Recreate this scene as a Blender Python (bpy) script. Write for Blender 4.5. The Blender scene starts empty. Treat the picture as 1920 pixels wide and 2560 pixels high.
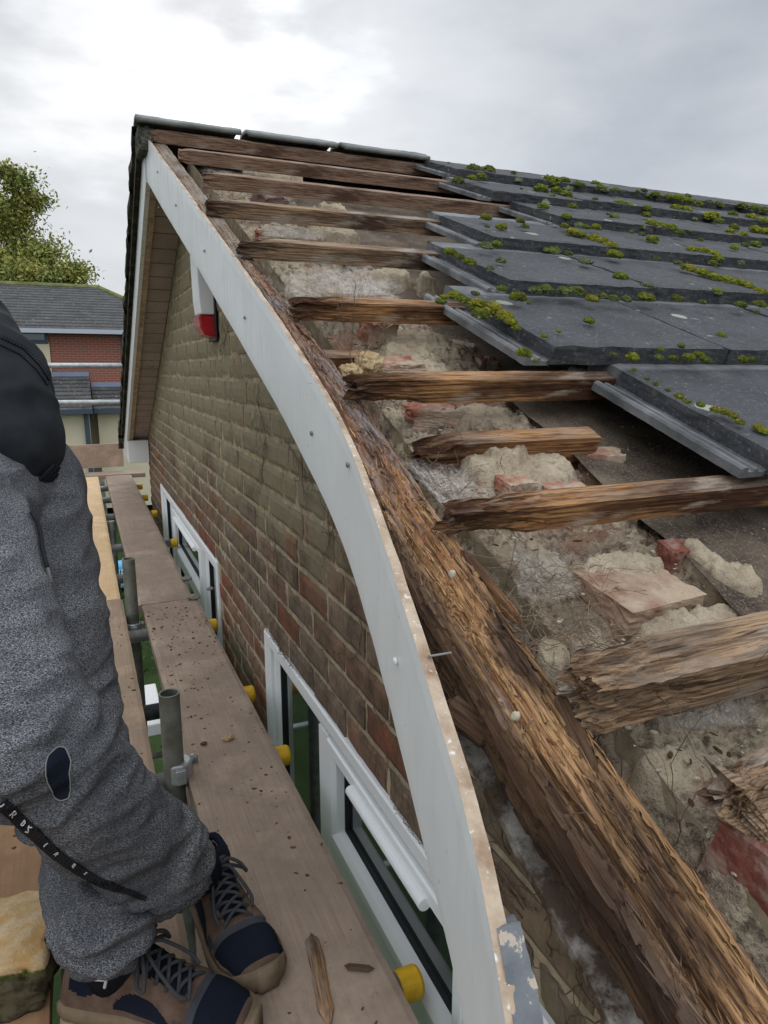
import bpy, bmesh, math, random
from mathutils import Vector, Matrix, noise
R = random.Random(7)
S = bpy.context.scene
rad = math.radians

# ------------------------------------------------------------------ camera
F_PX = 1720.0
PSI, THETA = 0.40984558, 0.20353730
FWD = Vector((math.sin(PSI)*math.cos(THETA), math.cos(PSI)*math.cos(THETA), -math.sin(THETA)))
RIGHT = Vector((math.cos(PSI), -math.sin(PSI), 0))
UP = RIGHT.cross(FWD)
cd = bpy.data.cameras.new('camera'); cam = bpy.data.objects.new('camera', cd)
S.collection.objects.link(cam)
m = Matrix((RIGHT, UP, -FWD)).transposed().to_4x4(); cam.matrix_world = m
cd.sensor_fit = 'HORIZONTAL'; cd.sensor_width = 36; cd.lens = 36*F_PX/1920
cd.clip_start = 0.02; cd.clip_end = 2000
S.camera = cam

# ------------------------------------------------------------------ world: overcast sky
SUN_AZ, SUN_EL = rad(7.0), rad(24)      # azimuth measured from +y towards +x
w = bpy.data.worlds.new('World'); S.world = w; w.use_nodes = True
nt = w.node_tree; nt.nodes.clear()
def wn(t, **k):
    n = nt.nodes.new(t)
    for a, b in k.items(): setattr(n, a, b)
    return n
out = wn('ShaderNodeOutputWorld'); mix = wn('ShaderNodeMixShader')
b1 = wn('ShaderNodeBackground'); b2 = wn('ShaderNodeBackground')
sky = wn('ShaderNodeTexSky', sky_type='NISHITA', sun_disc=False, sun_elevation=SUN_EL, sun_rotation=SUN_AZ)
b1.inputs[1].default_value = 0.10
nt.links.new(sky.outputs[0], b1.inputs[0])
tc = wn('ShaderNodeTexCoord')
mp = wn('ShaderNodeMapping'); mp.inputs['Scale'].default_value = (1, 1, 2.6)
nt.links.new(tc.outputs['Generated'], mp.inputs[0])
n1 = wn('ShaderNodeTexNoise'); n1.inputs['Scale'].default_value = 2.3; n1.inputs['Detail'].default_value = 7; n1.inputs['Roughness'].default_value = .52; n1.inputs['Distortion'].default_value = .35
nt.links.new(mp.outputs[0], n1.inputs[0])
cr = wn('ShaderNodeValToRGB')
cr.color_ramp.elements[0].position = .30; cr.color_ramp.elements[0].color = (.50, .54, .60, 1)
cr.color_ramp.elements[1].position = .72; cr.color_ramp.elements[1].color = (.83, .855, .885, 1)
nt.links.new(n1.outputs[0], cr.inputs[0])
# brighter cloud where the sun stands behind it
def dirv(u, v):
    d = RIGHT*((u-960)/F_PX) - UP*((v-1280)/F_PX) + FWD
    return d.normalized()
def glow(u, v, lo, hi, gain, prev):
    vm = wn('ShaderNodeVectorMath', operation='DOT_PRODUCT'); vm.inputs[1].default_value = dirv(u, v)
    nrm = wn('ShaderNodeVectorMath', operation='NORMALIZE'); nt.links.new(tc.outputs['Generated'], nrm.inputs[0])
    # wobble the border of the bright gap with cloud noise
    n2 = wn('ShaderNodeTexNoise'); n2.inputs['Scale'].default_value = 7; n2.inputs['Detail'].default_value = 6
    nt.links.new(mp.outputs[0], n2.inputs[0])
    nt.links.new(nrm.outputs[0], vm.inputs[0])
    ma = wn('ShaderNodeMath', operation='MULTIPLY_ADD'); ma.inputs[1].default_value = .085; nt.links.new(n2.outputs[0], ma.inputs[0]); nt.links.new(vm.outputs['Value'], ma.inputs[2])
    mr = wn('ShaderNodeMapRange', interpolation_type='SMOOTHSTEP'); mr.inputs[1].default_value = lo+.0425; mr.inputs[2].default_value = hi+.0425
    nt.links.new(ma.outputs[0], mr.inputs[0])
    mx = wn('ShaderNodeMix', data_type='RGBA', blend_type='ADD'); 
    sc = wn('ShaderNodeMath', operation='MULTIPLY'); sc.inputs[1].default_value = gain; nt.links.new(mr.outputs[0], sc.inputs[0])
    nt.links.new(sc.outputs[0], mx.inputs[0]); nt.links.new(prev, mx.inputs[6]); mx.inputs[7].default_value = (1, 1, 1, 1)
    return mx.outputs[2]
o = glow(390, 70, .978, 1.008, .26, cr.outputs[0])
o = glow(650, 190, .986, 1.006, .18, o)
o = glow(560, 60, .93, 1.0, .08, o)
o = glow(1020, 330, .94, 1.0, .10, o)
# an overcast sky is brightest overhead; the unseen part behind the camera gets added gain to light the foreground
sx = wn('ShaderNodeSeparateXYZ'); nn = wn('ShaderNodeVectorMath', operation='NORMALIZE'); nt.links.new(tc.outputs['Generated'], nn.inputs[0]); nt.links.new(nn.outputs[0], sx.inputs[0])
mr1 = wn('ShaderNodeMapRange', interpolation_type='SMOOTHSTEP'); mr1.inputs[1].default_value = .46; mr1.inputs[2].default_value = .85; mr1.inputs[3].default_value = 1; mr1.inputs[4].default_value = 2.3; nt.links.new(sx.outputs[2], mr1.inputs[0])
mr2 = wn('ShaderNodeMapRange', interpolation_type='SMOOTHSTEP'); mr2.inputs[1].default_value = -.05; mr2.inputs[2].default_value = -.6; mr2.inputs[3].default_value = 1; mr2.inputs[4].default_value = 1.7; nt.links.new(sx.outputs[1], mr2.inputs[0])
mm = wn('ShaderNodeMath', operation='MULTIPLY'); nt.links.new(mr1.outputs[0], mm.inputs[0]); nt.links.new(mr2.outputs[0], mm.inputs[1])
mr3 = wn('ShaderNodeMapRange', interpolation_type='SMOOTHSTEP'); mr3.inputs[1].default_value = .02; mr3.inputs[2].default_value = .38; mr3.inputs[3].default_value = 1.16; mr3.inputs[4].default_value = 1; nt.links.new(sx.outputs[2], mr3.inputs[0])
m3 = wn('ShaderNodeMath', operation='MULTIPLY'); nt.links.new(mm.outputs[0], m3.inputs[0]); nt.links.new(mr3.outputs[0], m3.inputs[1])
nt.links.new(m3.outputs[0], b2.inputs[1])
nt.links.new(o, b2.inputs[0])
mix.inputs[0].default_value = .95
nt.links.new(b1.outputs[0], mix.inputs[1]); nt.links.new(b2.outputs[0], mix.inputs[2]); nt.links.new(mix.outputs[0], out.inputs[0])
sl = bpy.data.lights.new('sun', 'SUN'); sl.energy = 0.6; sl.angle = rad(25); sl.color = (1, .96, .9)
so = bpy.data.objects.new('sun', sl); S.collection.objects.link(so)
sd = Vector((math.sin(SUN_AZ)*math.cos(SUN_EL), math.cos(SUN_AZ)*math.cos(SUN_EL), math.sin(SUN_EL)))
so.rotation_euler = sd.to_track_quat('Z', 'Y').to_euler(); so.location = (0, 0, 12)
S.view_settings.view_transform = 'Standard'; S.view_settings.look = 'None'
S.view_settings.exposure = -0.1; S.view_settings.gamma = 1
GZ = -5.3                                  # ground level (the camera is the origin)

# ------------------------------------------------------------------ measuring helpers
def ray(u, v): return RIGHT*((u-960)/F_PX) - UP*((v-1280)/F_PX) + FWD
def onx(u, v, x): d = ray(u, v); return d*(x/d.x)
def ony(u, v, y): d = ray(u, v); return d*(y/d.y)
def onz(u, v, z): d = ray(u, v); return d*(z/d.z)
SL = .46; Z0 = -.515                       # top of the rafters: z = Z0 + SL*y
def onroof(u, v, z0=Z0): d = ray(u, v); return d*(z0/(d.z-SL*d.y))
K = 1920/1659
ANG = math.atan(SL)
def rp(x, y, h=0): return Vector((x, y, Z0+SL*y+h))

# ------------------------------------------------------------------ object helpers
def nz(v, s=1.0, seed=0.0): return noise.noise(Vector((v[0]*s+seed, v[1]*s+seed*1.7, v[2]*s-seed)))
def fz(v, s=1.0, o=4, seed=0.0): return noise.fractal(Vector((v[0]*s+seed, v[1]*s+seed*1.7, v[2]*s-seed)), 1.0, 2.0, o)
def link(o): S.collection.objects.link(o); return o
def thing(name, label, cat, loc=(0, 0, 0), group=None):
    o = link(bpy.data.objects.new(name, None)); o.location = loc; o.empty_display_size = .1
    return tag(o, label, cat, group)
def tag(o, label=None, cat=None, group=None, kind=None):
    if label: o['label'] = label
    if cat: o['category'] = cat
    if group: o['group'] = group
    if kind: o['kind'] = kind
    return o
def put(o, parent):
    """parent while keeping the world transform (parents are only translated)"""
    o.parent = parent
    # a thing's Empty is only moved, a part keeps world coordinates, so sub-parts need no offset
    o.matrix_parent_inverse = Matrix.Translation(-parent.location) if parent.parent is None and parent.type == 'EMPTY' else Matrix.Identity(4)
class MB:
    def __init__(s): s.v = []; s.f = []; s.m = []
    def add(s, vs, fs, mi=0):
        n = len(s.v); s.v += [tuple(p) for p in vs]; s.f += [tuple(i+n for i in f) for f in fs]; s.m += [mi]*len(fs)
    def box(s, lo, hi, M=None, mi=0):
        x0, y0, z0 = lo; x1, y1, z1 = hi
        vs = [Vector(p) for p in ((x0,y0,z0),(x1,y0,z0),(x1,y1,z0),(x0,y1,z0),(x0,y0,z1),(x1,y0,z1),(x1,y1,z1),(x0,y1,z1))]
        if M is not None: vs = [M @ p for p in vs]
        s.add(vs, [(0,3,2,1),(4,5,6,7),(0,1,5,4),(1,2,6,5),(2,3,7,6),(3,0,4,7)], mi)
    def tube(s, pts, r, n=12, mi=0, cap=True):
        pts = [Vector(p) for p in pts]; rs = r if isinstance(r, (list, tuple)) else [r]*len(pts)
        vs = []; up = None
        for i, p in enumerate(pts):
            d = (pts[min(i+1, len(pts)-1)]-pts[max(i-1, 0)]).normalized()
            if up is None: up = d.orthogonal().normalized()
            up = (up - d*up.dot(d)).normalized(); sd_ = d.cross(up)
            for k in range(n):
                a = 2*math.pi*k/n; vs.append(p+(up*math.cos(a)+sd_*math.sin(a))*rs[i])
        fs = []
        for i in range(len(pts)-1):
            for k in range(n): fs.append((i*n+k, i*n+(k+1)%n, (i+1)*n+(k+1)%n, (i+1)*n+k))
        if cap: fs.append(tuple(range(n-1, -1, -1))); fs.append(tuple(range((len(pts)-1)*n, len(pts)*n)))
        s.add(vs, fs, mi)
    def grid(s, nx, ny, fn, mi=0, close=False):
        vs = [fn(i/(nx-1), j/(ny-1)) for j in range(ny) for i in range(nx)]
        fs = [(j*nx+i, j*nx+i+1, (j+1)*nx+i+1, (j+1)*nx+i) for j in range(ny-1) for i in range(nx-1)]
        s.add(vs, fs, mi)
    def build(s, name, mat, parent=None, smooth=False, M=None, recalc=False):
        me = bpy.data.meshes.new(name); me.from_pydata(s.v, [], s.f)
        for q in (mat if isinstance(mat, (list, tuple)) else [mat]): me.materials.append(q)
        me.polygons.foreach_set('material_index', s.m)
        if smooth: me.polygons.foreach_set('use_smooth', [True]*len(s.f))
        if recalc:
            bm = bmesh.new(); bm.from_mesh(me); bmesh.ops.recalc_face_normals(bm, faces=bm.faces); bm.to_mesh(me); bm.free()
        me.update()
        o = link(bpy.data.objects.new(name, me))
        if M is not None: o.matrix_world = M
        if parent is not None: put(o, parent)
        return o
def bevel(o, w=.002, seg=2):
    b = o.modifiers.new('bevel', 'BEVEL'); b.width = w; b.segments = seg; b.limit_method = 'ANGLE'; return o
ICO = {}
def ico(n):
    if n not in ICO:
        bm = bmesh.new(); bmesh.ops.create_icosphere(bm, subdivisions=n, radius=1)
        ICO[n] = ([v.co.copy() for v in bm.verts], [tuple(v.index for v in f.verts) for f in bm.faces]); bm.free()
    return ICO[n]
CUBE = {}
def cubegrid(n):
    if n not in CUBE:
        bm = bmesh.new(); bmesh.ops.create_cube(bm, size=2)
        bmesh.ops.subdivide_edges(bm, edges=bm.edges, cuts=n, use_grid_fill=True)
        CUBE[n] = ([v.co.copy() for v in bm.verts], [tuple(v.index for v in f.verts) for f in bm.faces]); bm.free()
    return CUBE[n]
def lump(mb, c, size, seed, n=4, rough=.25, freq=1.6, rot=None, box=0.0, mi=0):
    """irregular stone or mortar lump; box>0 squares it off like a broken brick"""
    vs, fs = (cubegrid(14) if box else ico(n)); out_ = []
    for v in vs:
        d = v.copy()
        if box:
            nn = d.normalized(); d = nn.lerp(d, box)
        k = 1+rough*fz(d, freq, 3, seed)+.35*rough*fz(d, freq*5, 3, seed+5)
        p = Vector((d.x*size[0]*k, d.y*size[1]*k, d.z*size[2]*k))
        if rot is not None: p = rot @ p
        out_.append(p+Vector(c))
    mb.add(out_, fs, mi)

# ------------------------------------------------------------------ materials
class NT:
    def __init__(s, name):
        s.mat = bpy.data.materials.new(name); s.mat.use_nodes = True; s.t = s.mat.node_tree; s.t.nodes.clear()
        s.out = s.n('ShaderNodeOutputMaterial'); s.b = s.n('ShaderNodeBsdfPrincipled'); s.l(s.b.outputs[0], s.out.inputs[0])
        s.c = s.n('ShaderNodeTexCoord')
    def n(s, t, **k):
        q = s.t.nodes.new(t)
        for a, b in k.items(): setattr(q, a, b)
        return q
    def l(s, a, b): s.t.links.new(a, b)
    def obj(s, scale=(1, 1, 1), rot=(0, 0, 0)):
        q = s.n('ShaderNodeMapping'); q.inputs['Scale'].default_value = scale; q.inputs['Rotation'].default_value = rot; s.l(s.c.outputs['Object'], q.inputs[0]); return q.outputs[0]
    def noise(s, vec, scale, detail=5, rough=.55, dist=0):
        q = s.n('ShaderNodeTexNoise'); q.inputs['Scale'].default_value = scale; q.inputs['Detail'].default_value = detail; q.inputs['Roughness'].default_value = rough; q.inputs['Distortion'].default_value = dist
        s.l(vec, q.inputs['Vector']); return q.outputs[0]
    def voro(s, vec, scale, feature='F1', what='Distance'):
        q = s.n('ShaderNodeTexVoronoi', feature=feature); q.inputs['Scale'].default_value = scale; s.l(vec, q.inputs['Vector']); return q.outputs[what]
    def ramp(s, fac, stops, interp='LINEAR'):
        q = s.n('ShaderNodeValToRGB'); q.color_ramp.interpolation = interp
        while len(q.color_ramp.elements) < len(stops): q.color_ramp.elements.new(.5)
        for e, (p, c) in zip(q.color_ramp.elements, stops):
            e.position = p; e.color = (c, c, c, 1) if isinstance(c, (int, float)) else (*c, 1)
        s.l(fac, q.inputs[0]); return q.outputs[0]
    def mix(s, fac, a, b, blend='MIX'):
        q = s.n('ShaderNodeMix', data_type='RGBA', blend_type=blend)
        for inp, v in ((q.inputs[0], fac), (q.inputs[6], a), (q.inputs[7], b)):
            if isinstance(v, (int, float)): inp.default_value = v
            elif isinstance(v, tuple): inp.default_value = (*v, 1)
            else: s.l(v, inp)
        return q.outputs[2]
    def math(s, op, a, b=0):
        q = s.n('ShaderNodeMath', operation=op)
        for inp, v in ((q.inputs[0], a), (q.inputs[1], b)):
            if isinstance(v, (int, float)): inp.default_value = v
            else: s.l(v, inp)
        return q.outputs[0]
    def sep(s, vec): q = s.n('ShaderNodeSeparateXYZ'); s.l(vec, q.inputs[0]); return q.outputs
    def attr(s, name): q = s.n('ShaderNodeAttribute'); q.attribute_name = name; return q.outputs
    def bump(s, h, strength=.4, dist=.002, prev=None):
        q = s.n('ShaderNodeBump'); q.inputs['Strength'].default_value = strength; q.inputs['Distance'].default_value = dist; s.l(h, q.inputs['Height'])
        if prev is not None: s.l(prev, q.inputs['Normal'])
        return q.outputs[0]
    def done(s, col, rough=.8, normal=None, spec=.3, metal=0):
        for nm, v in (('Base Color', col), ('Roughness', rough)):
            if isinstance(v, (int, float)): s.b.inputs[nm].default_value = v
            elif isinstance(v, tuple): s.b.inputs[nm].default_value = (*v, 1)
            else: s.l(v, s.b.inputs[nm])
        s.b.inputs['Specular IOR Level'].default_value = spec; s.b.inputs['Metallic'].default_value = metal
        if normal is not None: s.l(normal, s.b.inputs['Normal'])
        return s.mat
def plain(name, col, rough=.6, spec=.3, metal=0, var=.15, scale=30, bump=.15):
    t = NT(name); v = t.obj(); n = t.noise(v, scale, 5)
    c = t.mix(t.ramp(n, [(.3, 0.0), (.7, 1.0)]), tuple(x*(1-var) for x in col), tuple(min(1, x*(1+var)) for x in col))
    return t.done(c, rough, t.bump(n, bump, .001), spec, metal)

def wood(name, light, mid, dark, grey, bl=.0, dark_amt=.5, grey_amt=.5, rough=.85, tip=None, dust=.42, flank=None):
    """decayed softwood; local x runs along the grain"""
    t = NT(name)
    g = t.noise(t.obj((3, 70, 70)), 1.0, 7, .65, .4)
    g2 = t.noise(t.obj((14, 420, 420)), 1.0, 4, .65); g3 = t.noise(t.obj((5, 150, 150)), 1.0, 5, .7, .6)
    big = t.noise(t.obj((2.2, 9, 9)), 1.6, 4, .6, .3)
    gb = t.noise(t.obj((3.5, 14, 14)), 2.3, 5, .6, .2)
    col = t.mix(t.ramp(g, [(.32, 0.0), (.62, 1.0)]), mid, light)
    col = t.mix(t.ramp(g2, [(.40, .75), (.52, 0.0)]), col, dark)
    col = t.mix(t.ramp(g3, [(.36, .85), (.46, 0.0)]), col, dark)
    col = t.mix(t.ramp(big, [(.62-dark_amt*.3, 0.0), (.72-dark_amt*.2, .9)]), col, dark)
    col = t.mix(t.ramp(gb, [(.64-grey_amt*.2, 0.0), (.78-grey_amt*.2, .8)]), col, grey)
    if tip is not None:
        x = t.sep(t.c.outputs['Object'])[0]
        k = t.math('ADD', x, t.math('MULTIPLY', t.math('SUBTRACT', g, .5), .25))
        col = t.mix(t.ramp(k, [(tip[0], .85), (tip[0]+tip[1], 0.0)]), col, tip[2])
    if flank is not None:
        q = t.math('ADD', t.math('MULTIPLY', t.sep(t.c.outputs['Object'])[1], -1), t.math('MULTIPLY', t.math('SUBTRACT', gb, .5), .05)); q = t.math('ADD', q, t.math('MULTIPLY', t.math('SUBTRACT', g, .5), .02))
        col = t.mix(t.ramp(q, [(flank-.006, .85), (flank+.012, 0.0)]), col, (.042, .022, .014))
    # dust and old lime lie on whatever faces up
    ge = t.n('ShaderNodeNewGeometry'); upn = t.sep(ge.outputs['Normal'])[2]; dn = t.noise(t.obj((8, 40, 40)), 1.0, 6, .7)
    col = t.mix(t.math('MULTIPLY', t.ramp(upn, [(.60, 0.0), (.90, 1.0)]), t.ramp(dn, [(.40, 0.0), (.62, dust)])), col, (.37, .32, .265))
    cells = t.voro(t.obj((25, 160, 160)), 1.0)
    nrm = t.bump(g2, .9, .002, t.bump(g, 1.0, .005, t.bump(cells, .3, .002)))
    return t.done(col, rough, nrm, .25)
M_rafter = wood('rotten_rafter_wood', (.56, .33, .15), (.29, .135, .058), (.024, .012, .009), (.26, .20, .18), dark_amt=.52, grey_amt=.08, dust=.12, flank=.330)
M_rafter_top = wood('weathered_rafter_wood', (.30, .22, .15), (.17, .11, .075), (.05, .03, .022), (.25, .23, .21), dark_amt=.45, grey_amt=.75)
M_bat_old = wood('decayed_batten_wood', (.50, .27, .11), (.27, .115, .045), (.045, .018, .010), (.42, .34, .26), dark_amt=.62, grey_amt=.3, tip=(.02, .13, (.04, .017, .010)))
M_bat_mid = wood('dusty_batten_wood', (.38, .25, .15), (.25, .15, .09), (.06, .035, .022), (.34, .29, .24), dark_amt=.35, grey_amt=.55, tip=(.0, .12, (.05, .028, .018)))
M_bat_top = wood('dry_batten_wood', (.34, .22, .15), (.235, .14, .095), (.09, .045, .03), (.36, .30, .25), dark_amt=.15, grey_amt=.3)
M_bat_grey = wood('grey_split_wood', (.40, .26, .15), (.22, .135, .08), (.035, .018, .012), (.36, .30, .24), dark_amt=.5, grey_amt=.45)

def mortar_mat():
    t = NT('old_mortar'); v = t.obj()
    a = t.noise(v, 9, 6, .65); b = t.noise(v, 60, 5, .7); c = t.noise(v, 420, 3, .6)
    col = t.mix(t.ramp(a, [(.3, 0.0), (.62, 1.0)]), (.25, .185, .13), (.52, .44, .32))
    col = t.mix(t.ramp(b, [(.38, .9), (.54, 0.0)]), col, (.11, .08, .058))
    col = t.mix(t.ramp(c, [(.60, 0.0), (.74, .7)]), col, (.62, .57, .48))
    col = t.mix(t.ramp(t.noise(v, 5, 4), [(.56, 0.0), (.70, .5)]), col, (.20, .17, .14))
    col = t.mix(t.ramp(t.noise(v, 11, 5, .6, .3), [(.54, 0.0), (.62, .6)]), col, (.27, .135, .09))
    pal = t.attr('pale')[2]
    pc = t.mix(t.ramp(a, [(.3, 0.0), (.6, 1.0)]), (.34, .27, .19), (.54, .455, .33)); pc = t.mix(t.ramp(c, [(.54, 0.0), (.66, .5)]), pc, (.24, .20, .145))
    pc = t.mix(t.ramp(b, [(.36, .6), (.48, 0.0)]), pc, (.22, .17, .12))
    col = t.mix(pal, col, pc)
    return t.done(col, .95, t.bump(c, 1.0, .0022, t.bump(b, 1.0, .007)), .1)
M_mortar = mortar_mat()
def mortar_light(name='pale_mortar_lump', a=(.33, .285, .215), b=(.52, .46, .36)):
    t = NT(name); v = t.obj(); n = t.noise(v, 30, 6, .65); n2 = t.noise(v, 300, 3)
    col = t.mix(t.ramp(n, [(.3, 0.0), (.6, 1.0)]), a, b); col = t.mix(t.ramp(n2, [(.58, 0.0), (.7, .5)]), col, tuple(x*.55 for x in a))
    return t.done(col, .95, t.bump(n2, .7, .001, t.bump(n, .8, .004)), .1)
M_pale = mortar_light()
M_ochre = mortar_light('yellow_mortar_lump', (.28, .19, .09), (.50, .38, .22))
def rubble_brick():
    t = NT('dusty_red_brick'); v = t.obj(); n = t.noise(v, 16, 6, .65); n2 = t.noise(v, 200, 4); n3 = t.noise(v, 7, 4)
    col = t.mix(t.ramp(n3, [(.35, 0.0), (.65, 1.0)]), (.26, .085, .055), (.34, .17, .115))
    col = t.mix(t.ramp(n, [(.40, 0.0), (.58, .9)]), col, (.42, .345, .26))
    col = t.mix(t.ramp(n2, [(.62, 0.0), (.72, .7)]), col, (.07, .04, .035))
    return t.done(col, .9, t.bump(n2, .5, .001, t.bump(n, .5, .003)), .15)
M_rbrick = rubble_brick()
def red_brick2():
    t = NT('clean_red_brick'); v = t.obj(); n = t.noise(v, 25, 6, .65); n2 = t.noise(v, 160, 4)
    col = t.mix(n, (.17, .055, .04), (.27, .095, .07)); col = t.mix(t.ramp(n, [(.44, 0.0), (.60, .8)]), col, (.38, .30, .24)); col = t.mix(t.ramp(n2, [(.60, 0.0), (.72, .6)]), col, (.38, .31, .26))
    return t.done(col, .85, t.bump(n2, .5, .001, t.bump(n, .5, .003)), .2)
M_red = red_brick2()

def brickwork(name, a, b, c, algae):
    t = NT(name); v = t.obj(); at = t.attr('rnd')[2]
    n = t.noise(v, 14, 6, .65); f = t.noise(v, 120, 4, .6); big = t.noise(v, 1.7, 4, .6)
    col = t.ramp(at, [(.0, a), (.45, b), (.80, c), (.97, (.25, .085, .05))])
    col = t.mix(t.ramp(n, [(.38, .75), (.62, 0.0)]), col, (.075, .058, .042)); vs_ = t.noise(t.obj((160, 160, 22)), 1.0, 5, .7, .3); col = t.mix(t.ramp(vs_, [(.36, .7), (.48, 0.0)]), col, (.05, .042, .03))
    z = t.sep(t.c.outputs['Object'])[2]
    k = t.math('ADD', t.math('MULTIPLY', t.math('ADD', z, .62), .9), t.math('MULTIPLY', t.math('SUBTRACT', big, .5), 1.6))
    col = t.mix(t.ramp(k, [(.0, .05), (.30, .72)]), col, algae)
    col = t.mix(t.ramp(t.noise(v, 5, 5, .7), [(.60, 0.0), (.72, .75)]), col, (.20, .17, .045))
    col = t.mix(t.ramp(f, [(.66, 0.0), (.75, .6)]), col, (.40, .37, .30))
    return t.done(col, .93, t.bump(f, .9, .002, t.bump(vs_, .6, .003, t.bump(n, .8, .006))), .08)
M_brick = brickwork('weathered_brick', (.25, .135, .09), (.23, .165, .12), (.18, .135, .105), (.28, .25, .165))
def joint_mat():
    t = NT('brick_joint_mortar'); v = t.obj(); n = t.noise(v, 18, 6, .7); f = t.noise(v, 220, 4, .6); y = t.noise(v, 3.2, 4, .6)
    col = t.mix(t.ramp(n, [(.32, 0.0), (.62, 1.0)]), (.20, .165, .11), (.43, .36, .25))
    col = t.mix(t.ramp(y, [(.58, 0.0), (.70, .6)]), col, (.33, .29, .10))
    return t.done(col, .95, t.bump(f, .8, .0015, t.bump(n, .8, .004)), .08)
M_joint = joint_mat()

def upvc(name='white_plastic', dirt=.5):
    t = NT(name); v = t.obj(); n = t.noise(v, 4, 5, .6); f = t.noise(t.obj((30, 30, 7)), 1.0, 5, .6); s = t.noise(v, 90, 3)
    col = t.mix(t.ramp(n, [(.35, 0.0), (.75, dirt)]), (.76, .78, .78), (.60, .62, .60))
    col = t.mix(t.ramp(f, [(.66, 0.0), (.80, dirt*.8)]), col, (.38, .40, .34))
    col = t.mix(t.ramp(s, [(.70, 0.0), (.76, dirt)]), col, (.35, .33, .28))
    return t.done(col, .38, t.bump(n, .05, .002), .45)
M_pvc = upvc(); M_frame = upvc('window_plastic', .12)
def barge_mat():
    t = NT('stained_white_board'); v = t.obj(); n = t.noise(v, 5, 5, .6)
    # vertical algae runs and small scuffs
    f = t.noise(t.obj((60, 60, 6)), 1.0, 5, .65); f2 = t.noise(t.obj((140, 140, 14)), 1.0, 3, .5); s = t.noise(v, 70, 4)
    z = t.sep(t.c.outputs['Object'])[2]
    col = t.mix(t.ramp(n, [(.35, 0.0), (.72, .8)]), (.78, .80, .80), (.66, .68, .67))
    hi = t.ramp(z, [(.0, .12), (.75, .8)])
    col = t.mix(t.math('MULTIPLY', t.ramp(f, [(.51, 0.0), (.68, .9)]), hi), col, (.36, .39, .29))
    col = t.mix(t.math('MULTIPLY', t.ramp(f2, [(.70, 0.0), (.76, .9)]), hi), col, (.16, .19, .10))
    col = t.mix(t.ramp(s, [(.69, 0.0), (.75, .6)]), col, (.30, .28, .24))
    return t.done(col, .36, t.bump(n, .08, .003), .45)
M_barge = barge_mat()
def edge_mat():
    t = NT('bare_board_edge'); v = t.obj(); n = t.noise(v, 22, 6, .7); f = t.noise(v, 140, 4)
    col = t.mix(t.ramp(n, [(.3, 0.0), (.6, 1.0)]), (.26, .17, .11), (.50, .40, .30))
    col = t.mix(t.ramp(f, [(.60, 0.0), (.70, .8)]), col, (.74, .74, .72))
    return t.done(col, .85, t.bump(f, .5, .001), .15)
M_edge = edge_mat()
def flaky():
    t = NT('flaking_grey_paint'); v = t.obj(); n = t.noise(v, 34, 6, .7)
    col = t.ramp(n, [(.38, (.11, .12, .135)), (.60, (.15, .157, .165)), (.625, (.40, .36, .30)), (.68, (.42, .32, .21))])
    return t.done(col, .7, t.bump(n, .8, .003), .3)
M_flaky = flaky()
def soffit_mat():
    t = NT('soffit_planks'); v = t.obj(); n = t.noise(v, 6, 5, .65)
    y = t.sep(t.c.outputs['Object'])[1]
    fr = t.math('FRACT', t.math('MULTIPLY', y, 9.5)); line = t.ramp(fr, [(.0, 1.0), (.05, 0.0), (.95, 0.0), (1.0, 1.0)])
    col = t.mix(t.ramp(n, [(.3, 0.0), (.7, 1.0)]), (.33, .27, .25), (.46, .40, .37))
    col = t.mix(t.ramp(t.noise(v, 26, 5, .7), [(.60, 0.0), (.72, .9)]), col, (.10, .08, .075))
    col = t.mix(line, col, (.10, .075, .07))
    return t.done(col, .7, t.bump(line, .6, .002), .2)
M_soffit = soffit_mat()
def tile_mat():
    t = NT('concrete_tile'); v = t.obj(); o3 = t.sep(t.c.outputs['Object'])
    g = t.n('ShaderNodeNewGeometry'); gp = g.outputs['Position']
    n = t.noise(gp, 8, 6, .65); f = t.noise(gp, 130, 5, .75); b = t.noise(gp, 34, 5, .6)
    col = t.mix(t.ramp(n, [(.3, 0.0), (.7, 1.0)]), (.032, .034, .038), (.062, .064, .070))
    col = t.mix(t.ramp(f, [(.57, 0.0), (.66, .8)]), col, (.19, .19, .19)); col = t.mix(t.ramp(f, [(.34, .7), (.44, 0.0)]), col, (.015, .016, .018))
    col = t.mix(t.ramp(b, [(.62, 0.0), (.72, .5)]), col, (.13, .125, .10))
    # lichen rosettes
    li = t.voro(gp, 5.5); wob = t.noise(gp, 30, 4)
    k = t.math('ADD', li, t.math('MULTIPLY', wob, .16))
    col = t.mix(t.ramp(k, [(.175, .85), (.19, 0.0)]), col, (.34, .355, .30))
    li2 = t.voro(gp, 17); k2 = t.math('ADD', li2, t.math('MULTIPLY', wob, .3))
    col = t.mix(t.ramp(k2, [(.215, .8), (.235, 0.0)]), col, (.26, .27, .23))
    li3 = t.noise(gp, 19, 5, .6)
    col = t.mix(t.ramp(li3, [(.70, 0.0), (.74, .8)]), col, (.36, .22, .04))
    # paler concrete that the course above used to cover
    top = t.ramp(o3[1], [(.335, 0.0), (.35, 1.0)])
    edge = t.ramp(t.math('MULTIPLY', o3[0], -1), [(.0, 0.0), (.006, 1.0)])
    pale = t.mix(t.ramp(t.noise(gp, 11, 6, .6), [(.38, 0.0), (.66, 1.0)]), (.085, .087, .09), (.21, .215, .22))
    col = t.mix(t.math('MAXIMUM', top, edge), col, pale)
    return t.done(col, .72, t.bump(f, 1.0, .0018, t.bump(b, .5, .004)), .35)
M_tile = tile_mat()
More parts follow.
